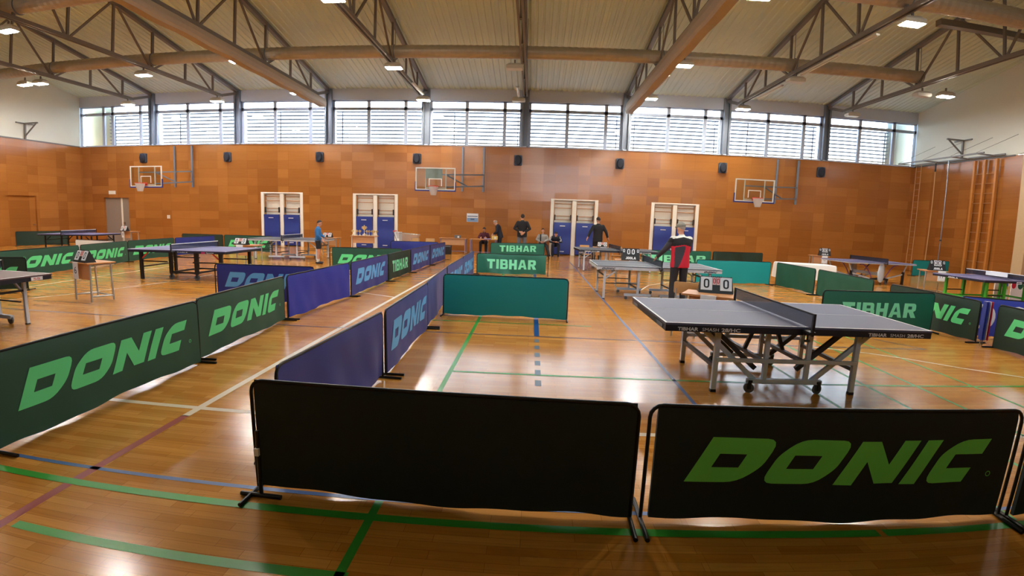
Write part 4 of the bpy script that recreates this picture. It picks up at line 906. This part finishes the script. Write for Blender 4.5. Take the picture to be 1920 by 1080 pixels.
def score(x, y, rz, label, style='flip', z=.741, w=.44, h=.2):
    t = thing('scoreboard', label, 'scoreboard', (x, y, z), rz, 'flip scoreboards'); k = w / 2; dz = .1
    MB().add([(-k, -dz, 0), (k, -dz, 0), (k - .02, 0, h), (-k + .02, 0, h), (-k, dz, 0), (k, dz, 0)], [(0, 1, 2, 3), (5, 4, 3, 2), (0, 3, 4), (1, 5, 2), (0, 4, 5, 1)]).build('stand', M['black'], t)
    def on(u, v, e): return V((u, -dz + dz * v / h - e, v + e * .4))
    def card(u0, u1, v0, v1, m, s, sm, hh):
        o = MB(); o.add([on(u0, v0, .004), on(u1, v0, .004), on(u1, v1, .004), on(u0, v1, .004), on(u0, v0, .001), on(u1, v0, .001), on(u1, v1, .001), on(u0, v1, .001)], [(0, 1, 2, 3), (7, 6, 5, 4), (0, 4, 5, 1), (1, 5, 6, 2), (2, 6, 7, 3), (3, 7, 4, 0)])
        c = o.build('score_card', m, t); wd = word(s)[2] * hh
        wd = min(wd, (u1 - u0) * .8)
        print_word('digit', s, sm, c, lambda a, b: on((u0 + u1) / 2 - wd / 2 + a, (v0 + v1) / 2 - hh / 2 + b, .006), wd, hh)
        [MB().tube([on(q_, v1 - .004, .004), on(q_, v1 + .014, .008)], .005, 5).build('ring', M['black'], c) for q_ in (u0 + .012, u1 - .012)]
    if style == 'flip':
        card(-k + .025, -.055, .04, h - .01, M['paper'], '0', M['ink'], h * .55); card(.055, k - .025, .04, h - .01, M['paper'], '0', M['ink'], h * .55)
        card(-.05, -.003, h * .5, h - .01, M['pink'], '0', M['red_ink'], h * .3); card(.003, .05, h * .5, h - .01, M['pink'], '0', M['red_ink'], h * .3)
    else:
        hh = h * .42
        card(-.105, -.01, h * .46, h - .01, M['paper'] if style == 'joola_white' else M['black'], '0', M['ink'] if style == 'joola_white' else M['tag'], hh); card(.01, .105, h * .46, h - .01, M['paper'] if style == 'joola_white' else M['black'], '0', M['ink'] if style == 'joola_white' else M['tag'], hh)
        card(-k + .02, -k + .085, h * .6, h - .01, M['black'], '0', M['tag'], h * .26); card(k - .085, k - .02, h * .6, h - .01, M['black'], '0', M['tag'], h * .26)
        print_word('lettering', 'JOOLA', M['tag'], t, lambda a, b: on(-.13 + a, .03 + b, .004), .26, h * .2)
    return t
def paper(dx, rz_, label, deskname=None, **kw):
    x, y, rz, k = DESKS[deskname]
    px, py = x + dx * math.cos(rz) + (k + .004) * math.sin(rz), y + dx * math.sin(rz) - (k + .004) * math.cos(rz)
    return paper_(px, py, rz, label, **kw)
def paper_(x, y, rz, label, w=.21, h=.3, z=.743, text=None, hang=True):
    t = thing('paper_sheet', label, 'paper', (x, y, 0), rz, 'papers on the desks')
    b = MB(); b.add([(-w / 2, -.003, z - h), (w / 2, -.003, z - h), (w / 2, -.003, z + .002), (-w / 2, -.003, z + .002), (w / 2, .025, z + .002), (-w / 2, .025, z + .002)], [(0, 1, 2, 3), (3, 2, 4, 5)])
    b.build('sheet', M['paper'], t)
    if text: print_word('number', text, M['ink'], t, lambda a, c: V((-.045 + a, -.005, z - h * .68 + c)), .085, .13)
    return t

desk(-8.2, 7.85, -.32, 'desk with the number six sheet on the left court'); score(-8.24, 7.72, -.32, 'scoreboard on the number six desk', w=.46, h=.22)
paper(-.1, 0, 'white sheet with a large number six on a desk front', 'desk with the number six sheet on the left court', w=.2, h=.31, text='6')
# main court desk
desk(2.55, 6.68, -.5, 'desk behind the large slate blue table'); score(2.68, 6.82, -.22, 'scoreboard with red small digits behind the large slate blue table', w=.48, h=.23); paper(.02, 0, 'blank white sheet on the desk behind the large slate blue table', 'desk behind the large slate blue table', w=.21, h=.1)
school_chair(2.4, 7.25, -.3, 'beech chair at the desk behind the large slate blue table')
desk(2.55, 12.6, -.12, 'desk behind the grey aluminium table'); score(2.58, 12.42, -.12, 'black scoreboard with white zeros behind the grey aluminium table', 'joola', w=.46, h=.31); paper(.12, 0, 'blank white sheet on the desk behind the grey aluminium table', 'desk behind the grey aluminium table', w=.22, h=.08)
desk(2.75, 18.85, -.1, 'desk behind the farthest table of the middle court'); score(2.75, 18.7, -.1, 'small scoreboard in front of the black clad man', w=.4, h=.2); paper(.06, 0, 'blank white sheet on the desk near the black clad man', 'desk behind the farthest table of the middle court', w=.25, h=.08)
school_chair(2.1, 17.9 + .6, .2, 'beech chair left of the desk near the black clad man'); school_chair(3.25, 18.3, -.2, 'beech chair right of the desk near the black clad man')
desk(-8.45, 13.5, -.1, 'desk behind the black framed table'); score(-8.62, 13.38, -.1, 'scoreboard behind the black framed table', w=.44, h=.2); paper(-.14, 0, 'white sheet on the desk behind the black framed table', 'desk behind the black framed table', w=.24, h=.1)
desk(-8.4, 19.35, 0, 'desk behind the boy in blue'); score(-8.5, 19.25, .0, 'scoreboard behind the boy in blue', w=.4, h=.2)
desk(-19.3, 20.8, -.3, 'desk by the grey door at far left'); score(-19.55, 20.7, -.3, 'scoreboard on the desk by the grey door', w=.5, h=.26); paper(-.24, 0, 'white number sheet on the desk by the grey door', 'desk by the grey door at far left', w=.2, h=.3, text='8')
desk(-19.9, 13.3, .2, 'desk at the far left edge of the photo')
desk(11.95, 19.5, -.25, 'desk left of the curved leg table'); score(12.1, 19.36, -.25, 'scoreboard left of the curved leg table', 'joola_white', w=.46, h=.31); paper(.16, 0, 'white number sheet on the desk left of the curved leg table', 'desk left of the curved leg table', w=.22, h=.31, text='12')
desk(12.2, 13.75, -.28, 'desk behind the green legged table'); score(12.2, 13.62, -.28, 'scoreboard behind the green legged table', 'joola_white', w=.46, h=.31); paper(.14, 0, 'white number sheet on the desk behind the green legged table', 'desk behind the green legged table', w=.22, h=.31, text='11')

# officials' desks along the far wall
desk(-3.75, 22.55, .0, 'left wooden desk of the officials, below the notice', w=1.3, d=.6, leg='lilac_leg', group='officials desks'); desk(-2.3, 22.45, -.03, 'right wooden desk of the officials, where the girl in maroon sits', w=1.3, d=.6, leg='lilac_leg', group='officials desks', panel=False)
t = thing('box', 'small grey box on the left officials desk', 'box', (-3.55, 22.55, .741)); MB().box(-.14, .14, -.1, .1, 0, .14).build('carton', M['c_grey'], t); MB().box(-.0, .09, -.105, -.1, .02, .1).build('carton_label', M['tag'], t)
t = thing('folder', 'blue folder lying before the girl in maroon', 'folder', (-2.1, 22.35, .741), .2); MB().box(-.16, .16, -.11, .11, 0, .03).build('cover', M['bright'], t); MB().box(-.15, .15, -.1, .1, .03, .034).build('page', M['paper'], t)
t = thing('carton', 'yellow carton beside the bald man', 'carton', (-1.78, 22.5, .741), .3); MB().box(-.13, .13, -.1, .1, 0, .16).build('carton_body', M['yellow'], t); MB().box(-.05, .05, -.102, -.1, .03, .12).build('carton_label', M['tag'], t)
t = thing('crate', 'black plastic crate under the left officials desk', 'crate', (-3.95, 21.9, 0)); MB().box(-.2, .2, -.15, .15, 0, .03).box(-.2, .2, -.15, -.13, .03, .42).box(-.2, .2, .13, .15, .03, .42).box(-.2, -.18, -.13, .13, .03, .42).box(.18, .2, -.13, .13, .03, .42).build('crate_body', M['black'], t); MB().box(-.21, .21, -.16, .16, .36, .4).build('crate_rim', M['c_grey'], t)
t = thing('crate', 'pale plastic crate right of the bald man', 'crate', (-1.05, 22.6, 0)); MB().box(-.22, .22, -.15, .15, .0, .5).build('crate_body', M['c_lgrey'], t); MB().box(-.1, .1, -.152, -.15, .38, .44).build('grip', M['black'], t)
school_chair(-4.9, 19.9, PI, 'left of two beech chairs behind the crumpled navy barrier'); school_chair(-4.3, 20.1, PI, 'right of two beech chairs behind the crumpled navy barrier')
school_chair(-2.35, 23.35, 0, 'beech chair the girl in maroon sits on'); school_chair(.45, 23.3, 0, 'beech chair the person in the grey hoodie sits on'); school_chair(1.12, 23.4, 0, 'chair the crouched person in the striped tracksuit sits on')
t = thing('sports_bag', 'black sports bag with a white stripe beside the tall man in grey trousers', 'bag', (-.15, 22.6, 0), .3)
MB().loft([[(-.28, -.14 * s, z), (.28, -.14 * s, z), (.28, .14 * s, z), (-.28, .14 * s, z)] for z, s in ((0, .9), (.1, 1.1), (.3, 1.0), (.42, .6), (.5, .2))]).build('bag_body', M['c_black'], t, True); MB().bar((-.2, -.155, .1), (.2, -.14, .3), .02, .05).build('stripe', M['tag'], t); MB().tube([(-.15, 0, .44), (-.1, 0, .6), (.1, 0, .6), (.15, 0, .44)], .015, 6).build('handle', M['black'], t)

# trophies
t = desk(-7.4, 20.6, .1, 'beech table carrying the trophies', w=1.15, d=.5, z=.8, leg='white', group='officials desks')
TX = [-.5, -.345, -.19, .1, .22, .335, .44, .53]
TW = ['first', 'second', 'third', 'fourth', 'fifth', 'sixth', 'seventh', 'eighth']
def cup(x, y, z, s, label, group):
    t = thing('trophy', label, 'trophy', (x, y, z), 0, group)
    MB().box(-.045 * s, .045 * s, -.045 * s, .045 * s, 0, .05 * s).build('base', M['marble'], t)
    MB().lathe([(.03 * s, .05 * s), (.012 * s, .07 * s), (.012 * s, .17 * s), (.03 * s, .19 * s), (.055 * s, .24 * s), (.06 * s, .29 * s), (.05 * s, .29 * s)], 12).build('cup', M['gold'], t, True)
    for q_ in (-1, 1): MB().tube([(q_ * .05 * s, 0, .21 * s), (q_ * .085 * s, 0, .24 * s), (q_ * .08 * s, 0, .28 * s), (q_ * .055 * s, 0, .28 * s)], .006 * s, 5).build('handle', M['gold'], t)
    MB().ball((0, 0, .31 * s), .022 * s, 8).build('finial', M['gold'], t)
for k, x in enumerate(TX): cup(-7.4 + x, 20.55 + .1 * x + .06 * (k % 2), .801, .78, f'{TW[k]} of the small gold trophies from the left', 'small gold trophies')
cup(-7.42, 20.62, .801, 1.4, 'tallest gold trophy with wide handles amid the small ones', 'trophies')
# shopping cart
t = thing('shopping_cart', 'wire shopping cart by the trophy table', 'shopping cart', (-5.55, 20.8, 0), 0)
MB().loft([[(-.32, -.22, .55), (.42, -.22, .62), (.42, .22, .62), (-.32, .22, .55)], [(-.42, -.27, .98), (.55, -.26, .9), (.55, .26, .9), (-.42, .27, .98)]]).build('basket', M['wire'], t)
b = MB()
for s in (-1, 1): b.tube([(-.52, s * .26, 1.02), (-.36, s * .24, .55), (-.55, s * .22, .14), (.35, s * .2, .12)], .016, 8).tube([(-.42, s * .27, .98), (.55, s * .26, .9)], .01, 6)
b.build('chassis', M['chrome'], t); MB().tube([(-.54, -.27, 1.04), (-.54, .27, 1.04)], .02, 8).build('push_handle', M['c_red'], t)
for x, y in ((-.5, -.22), (-.5, .22), (.33, -.2), (.33, .2)): MB().lathe([(.06, -.015), (.06, .015)], 12, 0, Matrix.Translation((x, y, .06)) @ Matrix.Rotation(PI / 2, 4, 'X')).build('wheel', M['rubber'], t)
MB().box(-.47, -.28, -.24, .24, .6, 1.0).build('child_seat', M['paper'], t)
# white draped table
t = thing('draped_table', 'low table under a white cloth behind the green barriers', 'table', (8.68, 14.88, 0), -.146)
MB().box(-.8, .8, -.3, .3, .64, .66).build('table_board', M['white'], t)
for sx in (-1, 1):
    for s in (-1, 1): MB().box(sx * .74 - .02, sx * .74 + .02, s * .25 - .02, s * .25 + .02, 0, .64).build('leg', M['desk_leg'], t)
rings = []
for z, k in ((.2, 1.02), (.4, 1.0), (.6, .985), (.665, .97), (.678, .93)):
    pr = []
    for j in range(48):
        a = 2 * PI * j / 48; c, s = math.cos(a), math.sin(a); q_ = max(abs(c) / .86, abs(s) / .36) if True else 1
        rr = 1 / q_; wv = 1 + .03 * math.sin(9 * a + z * 3) * max(0, (.66 - z))
        pr.append((c * rr * k * wv, s * rr * k * wv, z))
    rings.append(pr)
o = MB().loft(rings); o.f.pop(-2); o.m.pop(); tag(o.build('tablecloth', M['cloth_white']), 'white cloth draped over the low table behind the green barriers', 'tablecloth'); bpy.data.objects['tablecloth'].location = (8.68, 14.88, 0); bpy.data.objects['tablecloth'].rotation_euler = (0, 0, -.146)
# white display boards with coloured discs under the green legged table
for i, (x, y, lab) in enumerate(((13.98, 13.0, 'left white board with blue and yellow discs under the green legged table'), (14.7, 13.1, 'right white board with green and red discs under the green legged table'))):
    t = thing('display_board', lab, 'display board', (x, y, 0), .13, 'white boards with discs'); MB().box(-.3, .3, -.015, .015, .01, .6).build('panel', M['paper'], t)
    for k, (dx, dz, r, m) in enumerate(((.12, .5, .13, 'royal'), (.3 - .06, .42, .05, 'yellow')) if i == 0 else ((.2, .5, .12, 'wgreen'), (-.2, .5, .1, 'c_red'))):
        MB().lathe([(r, 0), (r, .003)], 24, 0, Matrix.Translation((dx - (.1 if dx + r > .3 else 0), -.0155, dz - .04)) @ Matrix.Rotation(PI / 2, 4, 'X')).build('disc', M[m], t)
    [MB().box(q_, q_ + .05, -.08, .08, 0, .012).build('stand', M['black'], t) for q_ in (-.25, .2)]
t = thing('cardboard_sheet', 'white folded sheet lying over the net of the green legged table', 'sheet', (12.35, 11.6, .918), .128)
MB().box(-.1, .1, -.3, .3, 0, .006).box(-.12, -.1, -.3, .3, -.1, .006).build('sheet', M['paper'], t)

# ------------------------------------------------------------------ people
def remesh(mb, vox, it=3):
    me = mb.mesh('tmp_body'); o = bpy.data.objects.new('tmp_body', me); COL.objects.link(o)
    r = o.modifiers.new('r', 'REMESH'); r.mode = 'VOXEL'; r.voxel_size = vox; r.use_smooth_shade = True
    s = o.modifiers.new('s', 'SMOOTH'); s.factor = .5; s.iterations = it
    dg = bpy.context.evaluated_depsgraph_get(); out = bpy.data.meshes.new_from_object(o.evaluated_get(dg))
    bpy.data.objects.remove(o); bpy.data.meshes.remove(me)
    return out
def capsule(mb, a, b, ra, rb, n=12):
    a, b = V(a), V(b); d = b - a; L = max(d.length, 1e-4); d.normalize(); pts = []; rs = []
    for k in (-1., -.85, -.5): pts.append(a + d * ra * k); rs.append(ra * math.sqrt(max(.0009, 1 - k * k)))
    pts.append(a); rs.append(ra); pts.append(b); rs.append(rb)
    for k in (.5, .85, 1.): pts.append(b + d * rb * k); rs.append(rb * math.sqrt(max(.0009, 1 - k * k)))
    mb.tube(pts, rs, n)
def cone(mb, a, b, ra, rb, n=14): mb.tube([a, b], [ra, rb], n)
def torso(mb, P, C, lat, prof, s=1., add=0.):
    P, C, lat = V(P), V(C), V(lat).normalized(); ax = C - P; L = ax.length; ax.normalize(); dp = ax.cross(lat).normalized(); rings = []
    for t, w, d in prof:
        c = P + ax * L * t
        rings.append([c + lat * ((w + add) * s * math.cos(a)) + dp * ((d + add) * s * math.sin(a)) for a in [2 * PI * k / 20 for k in range(20)]])
    mb.loft(rings)
TP = [(-.16, .11, .085), (-.08, .15, .11), (.02, .165, .115), (.28, .15, .1), (.5, .16, .108), (.72, .185, .115), (.88, .175, .1), (.96, .12, .075), (1.0, .07, .06)]
JP = [(-.22, .168, .125), (-.1, .172, .128), (.1, .168, .122), (.3, .165, .115), (.5, .172, .118), (.72, .195, .122), (.88, .185, .108), (.96, .13, .085), (.995, .085, .07)]
def hand(mb, w, d, side, sc=1.):
    """palm, four fingers of unequal length and a thumb; w wrist, d direction, side a sideways vector towards the thumb"""
    d = V(d).normalized(); side = (V(side) - d * V(side).dot(d)).normalized(); nrm = d.cross(side); w = V(w)
    for k in (-.5, 0, .5): capsule(mb, w + side * k * .045 * sc, w + d * .075 * sc + side * k * .06 * sc, .016 * sc, .016 * sc, 8)
    for k, ln in zip((.75, .25, -.25, -.75), (.066, .075, .07, .055)):
        b0 = w + d * .08 * sc + side * k * .042 * sc; dd = (d + side * k * .22).normalized(); m = b0 + dd * ln * .55 * sc; e = m + (dd * .8 + nrm * .6).normalized() * ln * .5 * sc
        capsule(mb, b0, m, .0105 * sc, .0095 * sc, 8); capsule(mb, m, e, .0095 * sc, .0085 * sc, 8)
    t0 = w + d * .02 * sc + side * .035 * sc; t1 = t0 + (d * .6 + side * .7).normalized() * .04 * sc; t2 = t1 + (d * .9 + side * .2 + nrm * .3).normalized() * .03 * sc
    capsule(mb, t0, t1, .0125 * sc, .011 * sc, 8); capsule(mb, t1, t2, .011 * sc, .0095 * sc, 8)
def person(label, loc, rz, J, wear, s=1., group='people in the hall', vox=.011):
    """J: joints facing +y. wear: list of garment makers"""
    t = thing('person', label, 'person', loc, rz, group); t.scale = (s, s, s)
    lat = V(J.get('lat', (1, 0, 0))).normalized(); P, C, Hd = V(J['pelvis']), V(J['neck']), V(J['head']); ax = (C - P).normalized(); hf = V(J.get('look', (0, 1, 0))).normalized(); hu = V(J.get('hup', (0, 0, 1)))
    hl = hf.cross(hu).normalized(); hu = hl.cross(hf).normalized(); hl = -hl if False else hl
    HM = Matrix(((hl.x, hf.x, hu.x, Hd.x), (hl.y, hf.y, hu.y, Hd.y), (hl.z, hf.z, hu.z, Hd.z), (0, 0, 0, 1)))
    sh = {-1: C - ax * .075 - lat * .172, 1: C - ax * .075 + lat * .172}; hp = {-1: P - lat * .09 - ax * .02, 1: P + lat * .09 - ax * .02}
    b = MB(); torso(b, P, C, lat, TP)
    capsule(b, C - ax * .03, Hd - hu * .05, .055, .052)
    b.ball((0, 0, .015), (.074, .094, .108), 20, 0, HM); b.ball((0, .03, -.055), (.052, .062, .06), 16, 0, HM); b.ball((0, .098, -.012), (.013, .018, .022), 10, 0, HM); b.ball((0, .088, -.052), (.024, .008, .009), 8, 0, HM)
    for q_ in (-1, 1): b.ball((q_ * .075, -.005, -.005), (.012, .02, .032), 10, 0, HM)
    for q_ in (-1, 1):
        k = 'L' if q_ < 0 else 'R'; E, Hh = V(J['elbow' + k]), V(J['hand' + k]); d = (Hh - E).normalized(); W_ = Hh - d * .06
        capsule(b, sh[q_], E, .052, .041); capsule(b, E, W_, .042, .027)
        hand(b, W_, d, J.get('thumb' + k, (-q_ * .6, .8, .2)))
        Kn, An = V(J['knee' + k]), V(J['ankle' + k]); capsule(b, hp[q_], Kn, .086, .056); capsule(b, Kn, An, .058, .038)
        tf = V(J.get('toe' + k, J.get('toe', (0, 1, 0)))).normalized(); capsule(b, An + V((0, 0, -.05)) - tf * .03, An + V((0, 0, -.055)) + tf * .15, .035, .028)
    me = remesh(b, vox); body = link('body', me, M['skin'], t, True)
    for q_ in (-1, 1): MB().ball((q_ * .03, .084, .015), .0095, 8, 0, HM).build('eye', M['eye'], t)
    for w in wear: w(t, J, dict(P=P, C=C, lat=lat, ax=ax, sh=sh, hp=hp, HM=HM))
    return t
def w_hair(m, bald=False, longer=False):
    def f(t, J, K):
        b = MB(); n = 20; rings = []
        for th in ([.02, .3, .6, .9, 1.15, 1.4, 1.7, 2.05] if not bald else [1.05, 1.3, 1.6, 1.9]):
            pr = []
            for j in range(n):
                a = 2 * PI * j / n; fr = max(0, math.sin(a)); sa = math.sin(a); lim = ((1.9 if longer else 1.4) - (.5 if not longer else .9) * max(sa, 0) ** .6 + .65 * max(-sa, 0)); tt_ = min(th, lim) if not bald else min(th, .9 + (1 - fr ** .6) * 1.0)
                pr.append((.083 * math.sin(tt_) * math.cos(a), -.004 + .104 * math.sin(tt_) * math.sin(a), .018 + .121 * math.cos(tt_)))
            rings.append(pr)
        inner = [[(x * .9, y * .9, (z - .018) * .9 + .018) for x, y, z in r] for r in rings[::-1]]
        b.loft(rings + inner, 0, K['HM']) if bald else b.loft(rings, 0, K['HM']); b.build('hair', m, t, True)
    return f
def w_cap(m):
    def f(t, J, K):
        b = MB().ball((0, -.005, .055), (.09, .112, .075), 18, 0, K['HM']); b.loft([[(.075 * math.cos(a), .06 + .085 * math.sin(a), z) for a in [PI * k / 10 for k in range(11)]] for z in (.035, .048)], 0, K['HM']); b.build('cap', m, t, True)
    return f
def w_jacket(m, long=0., sleeve=.97, paint=None, loose=.0, hood=None, mats=None):
    def f(t, J, K):
        b = MB(); jp = [(tt_ - (long if tt_ < -.15 else 0), w + loose, d + loose) for tt_, w, d in JP]; torso(b, K['P'], K['C'], K['lat'], jp)
        for q_ in (-1, 1):
            k = 'L' if q_ < 0 else 'R'; E, Hh = V(J['elbow' + k]), V(J['hand' + k]); d = (Hh - E).normalized(); W_ = E + (Hh - d * .06 - E) * sleeve
            capsule(b, K['sh'][q_], E, .068 + loose * .5, .056); b.ball(E, .056, 12); cone(b, E, W_, .056, .042)
        b.tube([K['C'] - K['ax'] * .06, K['C'] + K['ax'] * .035], [.085, .062], 14)
        if hood: b.ball((0, -.02, .02), (.1, .112, .132), 16, 0, K['HM'])
        me = remesh(b, .011, 4); o = link('jacket', me, mats or m, t, True)
        if paint:
            Pi = K['P']
            for p in me.polygons: p.material_index = paint(p.center, p.normal, K)
        if hood: MB().ball((0, .065, .0), (.062, .06, .085), 14, 0, K['HM']).build('hood_face', M['skin'], o)
    return f
def w_trousers(m, short=False, shoe='c_black', sock=None, stripe=False):
    def f(t, J, K):
        b = MB(); torso(b, K['P'], K['C'], K['lat'], [(-.2, .12, .1), (-.1, .165, .125), (.05, .17, .12), (.16, .165, .115)])
        for q_ in (-1, 1):
            k = 'L' if q_ < 0 else 'R'; Kn, An = V(J['knee' + k]), V(J['ankle' + k])
            if short: cone(b, K['hp'][q_], K['hp'][q_] + (Kn - K['hp'][q_]) * .8, .105, .09)
            else: capsule(b, K['hp'][q_], Kn, .102, .076); cone(b, Kn, An + (An - Kn).normalized() * .02, .076, .062)
        link('trousers' if not short else 'shorts', remesh(b, .011, 3), m, t, True)
        for q_ in (-1, 1):
            k = 'L' if q_ < 0 else 'R'; An = V(J['ankle' + k]); tf = V(J.get('toe' + k, J.get('toe', (0, 1, 0)))).normalized(); b = MB()
            z0 = An.z - .095
            capsule(b, V((An.x, An.y, z0 + .045)) - tf * .05, V((An.x, An.y, z0 + .04)) + tf * .16, .045, .04); b.ball((An.x, An.y, z0 + .07), (.048, .048, .05), 10)
            s_ = link('shoe', remesh(b, .01, 2), M[shoe], t, True)
            if sock: b = MB(); Kn = V(J['knee' + k]); d = (Kn - An).normalized(); b.tube([An - d * .02, An + d * .1], [.045, .05], 12).build('sock', M[sock], t, True)
    return f
STAND = dict(pelvis=(0, 0, .95), neck=(0, 0, 1.47), head=(0, .015, 1.62), kneeL=(-.1, .02, .52), kneeR=(.1, .02, .52), ankleL=(-.11, -.02, .1), ankleR=(.11, -.02, .1), elbowL=(-.25, -.03, 1.14), elbowR=(.25, -.03, 1.14), handL=(-.24, .06, .86), handR=(.24, .06, .86))
def pose(**k): d = dict(STAND); d.update(k); return d
# man in the red jacket at the aluminium table
def red_paint(c, n, K):
    x, y, z = c
    if abs(x) > .215 or (x < -.17 and y > .02 and z < 1.25): return 3 if z < 1.34 else (1 if z < 1.43 else 2)
    e = z + .22 * abs(x)
    if e > 1.455: return 2
    if e > 1.30: return 1
    if e > 1.275: return 4
    if x < -.06 + .10 * math.sin((z - .9) * 4) and x > -.16: return 3
    return 0
person('man in a flat cap and red jacket with white shoulders, seen from behind', (3.08, 9.86, 0), .12,
       pose(elbowL=(-.3, .13, 1.17), handL=(-.36, .42, .97), elbowR=(.23, .12, 1.16), handR=(.12, .32, 1.0), head=(-.01, .05, 1.625), look=(-.25, 1, -.15), neck=(0, .01, 1.47), ankleL=(-.13, -.02, .1), ankleR=(.13, .0, .1), kneeL=(-.11, .02, .52), kneeR=(.11, .03, .52)),
       [w_hair(M['hair_grey']), w_cap(M['c_cap']), w_jacket(None, .03, paint=red_paint, loose=.028, mats=[M['c_red'], M['c_black'], M['c_white'], M['c_char'], M['c_red']]), w_trousers(M['c_trou'])], s=1.0)
# boy
person('boy in a bright blue sweatshirt, black shorts and white socks standing in profile', (-7.3, 15.75, 0), -1.3,
       pose(elbowL=(-.24, .06, 1.17), handL=(-.14, .27, 1.02), elbowR=(.24, .02, 1.15), handR=(.17, .2, .95), head=(0, .05, 1.62), look=(0, 1, -.35)),
       [w_hair(M['hair']), w_jacket(M['c_blue'], .02), w_trousers(M['c_black'], True, 'c_navy', 'c_white')], s=.85)
# black clad man behind the far table
person('man in a black jacket and trousers seen from behind, walking past the far table', (2.72, 19.9, 0), .1,
       pose(elbowL=(-.3, -.05, 1.2), handL=(-.42, -.08, .93), elbowR=(.3, -.04, 1.2), handR=(.4, -.02, .92), head=(0, .05, 1.62), look=(-.1, 1, -.3), kneeL=(-.09, .1, .53), ankleL=(-.1, .08, .1)),
       [w_hair(M['hair']), w_jacket(M['c_black'], .04, loose=.012), w_trousers(M['c_black'])], s=1.1)
# tall man, hands behind the back
person('tall man in a black jacket and grey trousers with hands clasped behind his back', (-.47, 21.6, 0), 0,
       pose(elbowL=(-.31, -.1, 1.17), handL=(-.02, -.19, 1.0), elbowR=(.31, -.1, 1.17), handR=(.03, -.2, .97), thumbL=(0, 0, 1), thumbR=(0, 0, 1), ankleL=(-.14, -.02, .1), ankleR=(.14, -.02, .1), kneeL=(-.12, .02, .52), kneeR=(.12, .02, .52)),
       [w_hair(M['hair']), w_jacket(M['c_black'], .02, loose=.03, sleeve=.85), w_trousers(M['c_grey'])], s=1.12)
# bald man leaning over the desk
person('bald man in a dark suit leaning over the officials desk', (-1.55, 22.75, 0), PI / 2 - .1,
       pose(neck=(0, .13, 1.42), head=(0, .24, 1.53), look=(0, 1, -.55), hup=(0, .5, 1), elbowL=(-.24, .12, 1.1), handL=(-.16, .33, .95), elbowR=(.24, .12, 1.1), handR=(.16, .33, .93)),
       [w_hair(M['hair_grey'], True), w_jacket(M['c_navy'], .1, loose=.012), w_trousers(M['c_navy'])], s=1.0)
SIT = dict(pelvis=(0, -.02, .6), neck=(0, .02, 1.06), head=(0, .05, 1.22), kneeL=(-.14, .42, .56), kneeR=(.14, .42, .56), ankleL=(-.14, .4, .1), ankleR=(.14, .4, .1), elbowL=(-.25, .1, .78), elbowR=(.25, .1, .78), handL=(-.1, .35, .72), handR=(.1, .35, .72))
def sit(**k): d = dict(SIT); d.update(k); return d
person('girl in a maroon hoodie seated writing at the officials desk', (-2.35, 23.25, 0), PI, sit(head=(0, .1, 1.2), look=(0, 1, -.5), handL=(-.1, .42, .8), handR=(.12, .42, .8), elbowL=(-.26, .2, .82), elbowR=(.26, .2, .82)),
       [w_hair(M['hair'], longer=True), w_jacket(M['c_maroon']), w_trousers(M['c_black'])], s=.97)
def grey_paint(c, n, K): return 1 if (.07 < c.x < .13 and c.y > .02 and c.z < 1.06) else 0
person('person in a light grey hoodie seated with one leg stretched out', (.5, 23.2, 0), PI, sit(kneeL=(-.2, .42, .5), ankleL=(-.32, .75, .1), toeL=(-.2, 1, .2), handL=(-.04, .24, .68), handR=(.05, .25, .67), elbowL=(-.29, .02, .8), elbowR=(.29, .02, .8), head=(0, .03, 1.22), look=(-.1, 1, -.1)),
       [w_hair(M['hair']), w_jacket(None, .03, paint=grey_paint, loose=.02, mats=[M['c_lgrey'], M['c_black']]), w_trousers(M['c_black'])], s=.98)
def trk_paint(c, n, K):
    sl = abs(c.x) > .2 and n.z > .55
    return 1 if sl and (abs(c.x) * 60) % 3 < 1.2 else 0
person('person in a black striped tracksuit sitting hunched with crossed arms', (1.13, 23.25, 0), PI, sit(neck=(0, .2, 1.0), head=(0, .33, 1.08), look=(.05, 1, -.6), hup=(0, .6, 1), elbowL=(-.27, .32, .72), elbowR=(.27, .32, .72), handL=(.08, .42, .72), handR=(-.08, .42, .7)),
       [w_hair(M['hair']), w_jacket(None, 0, paint=trk_paint, loose=.012, mats=[M['c_navy'], M['c_white']], sleeve=.8), w_trousers(M['c_navy'])], s=.98)
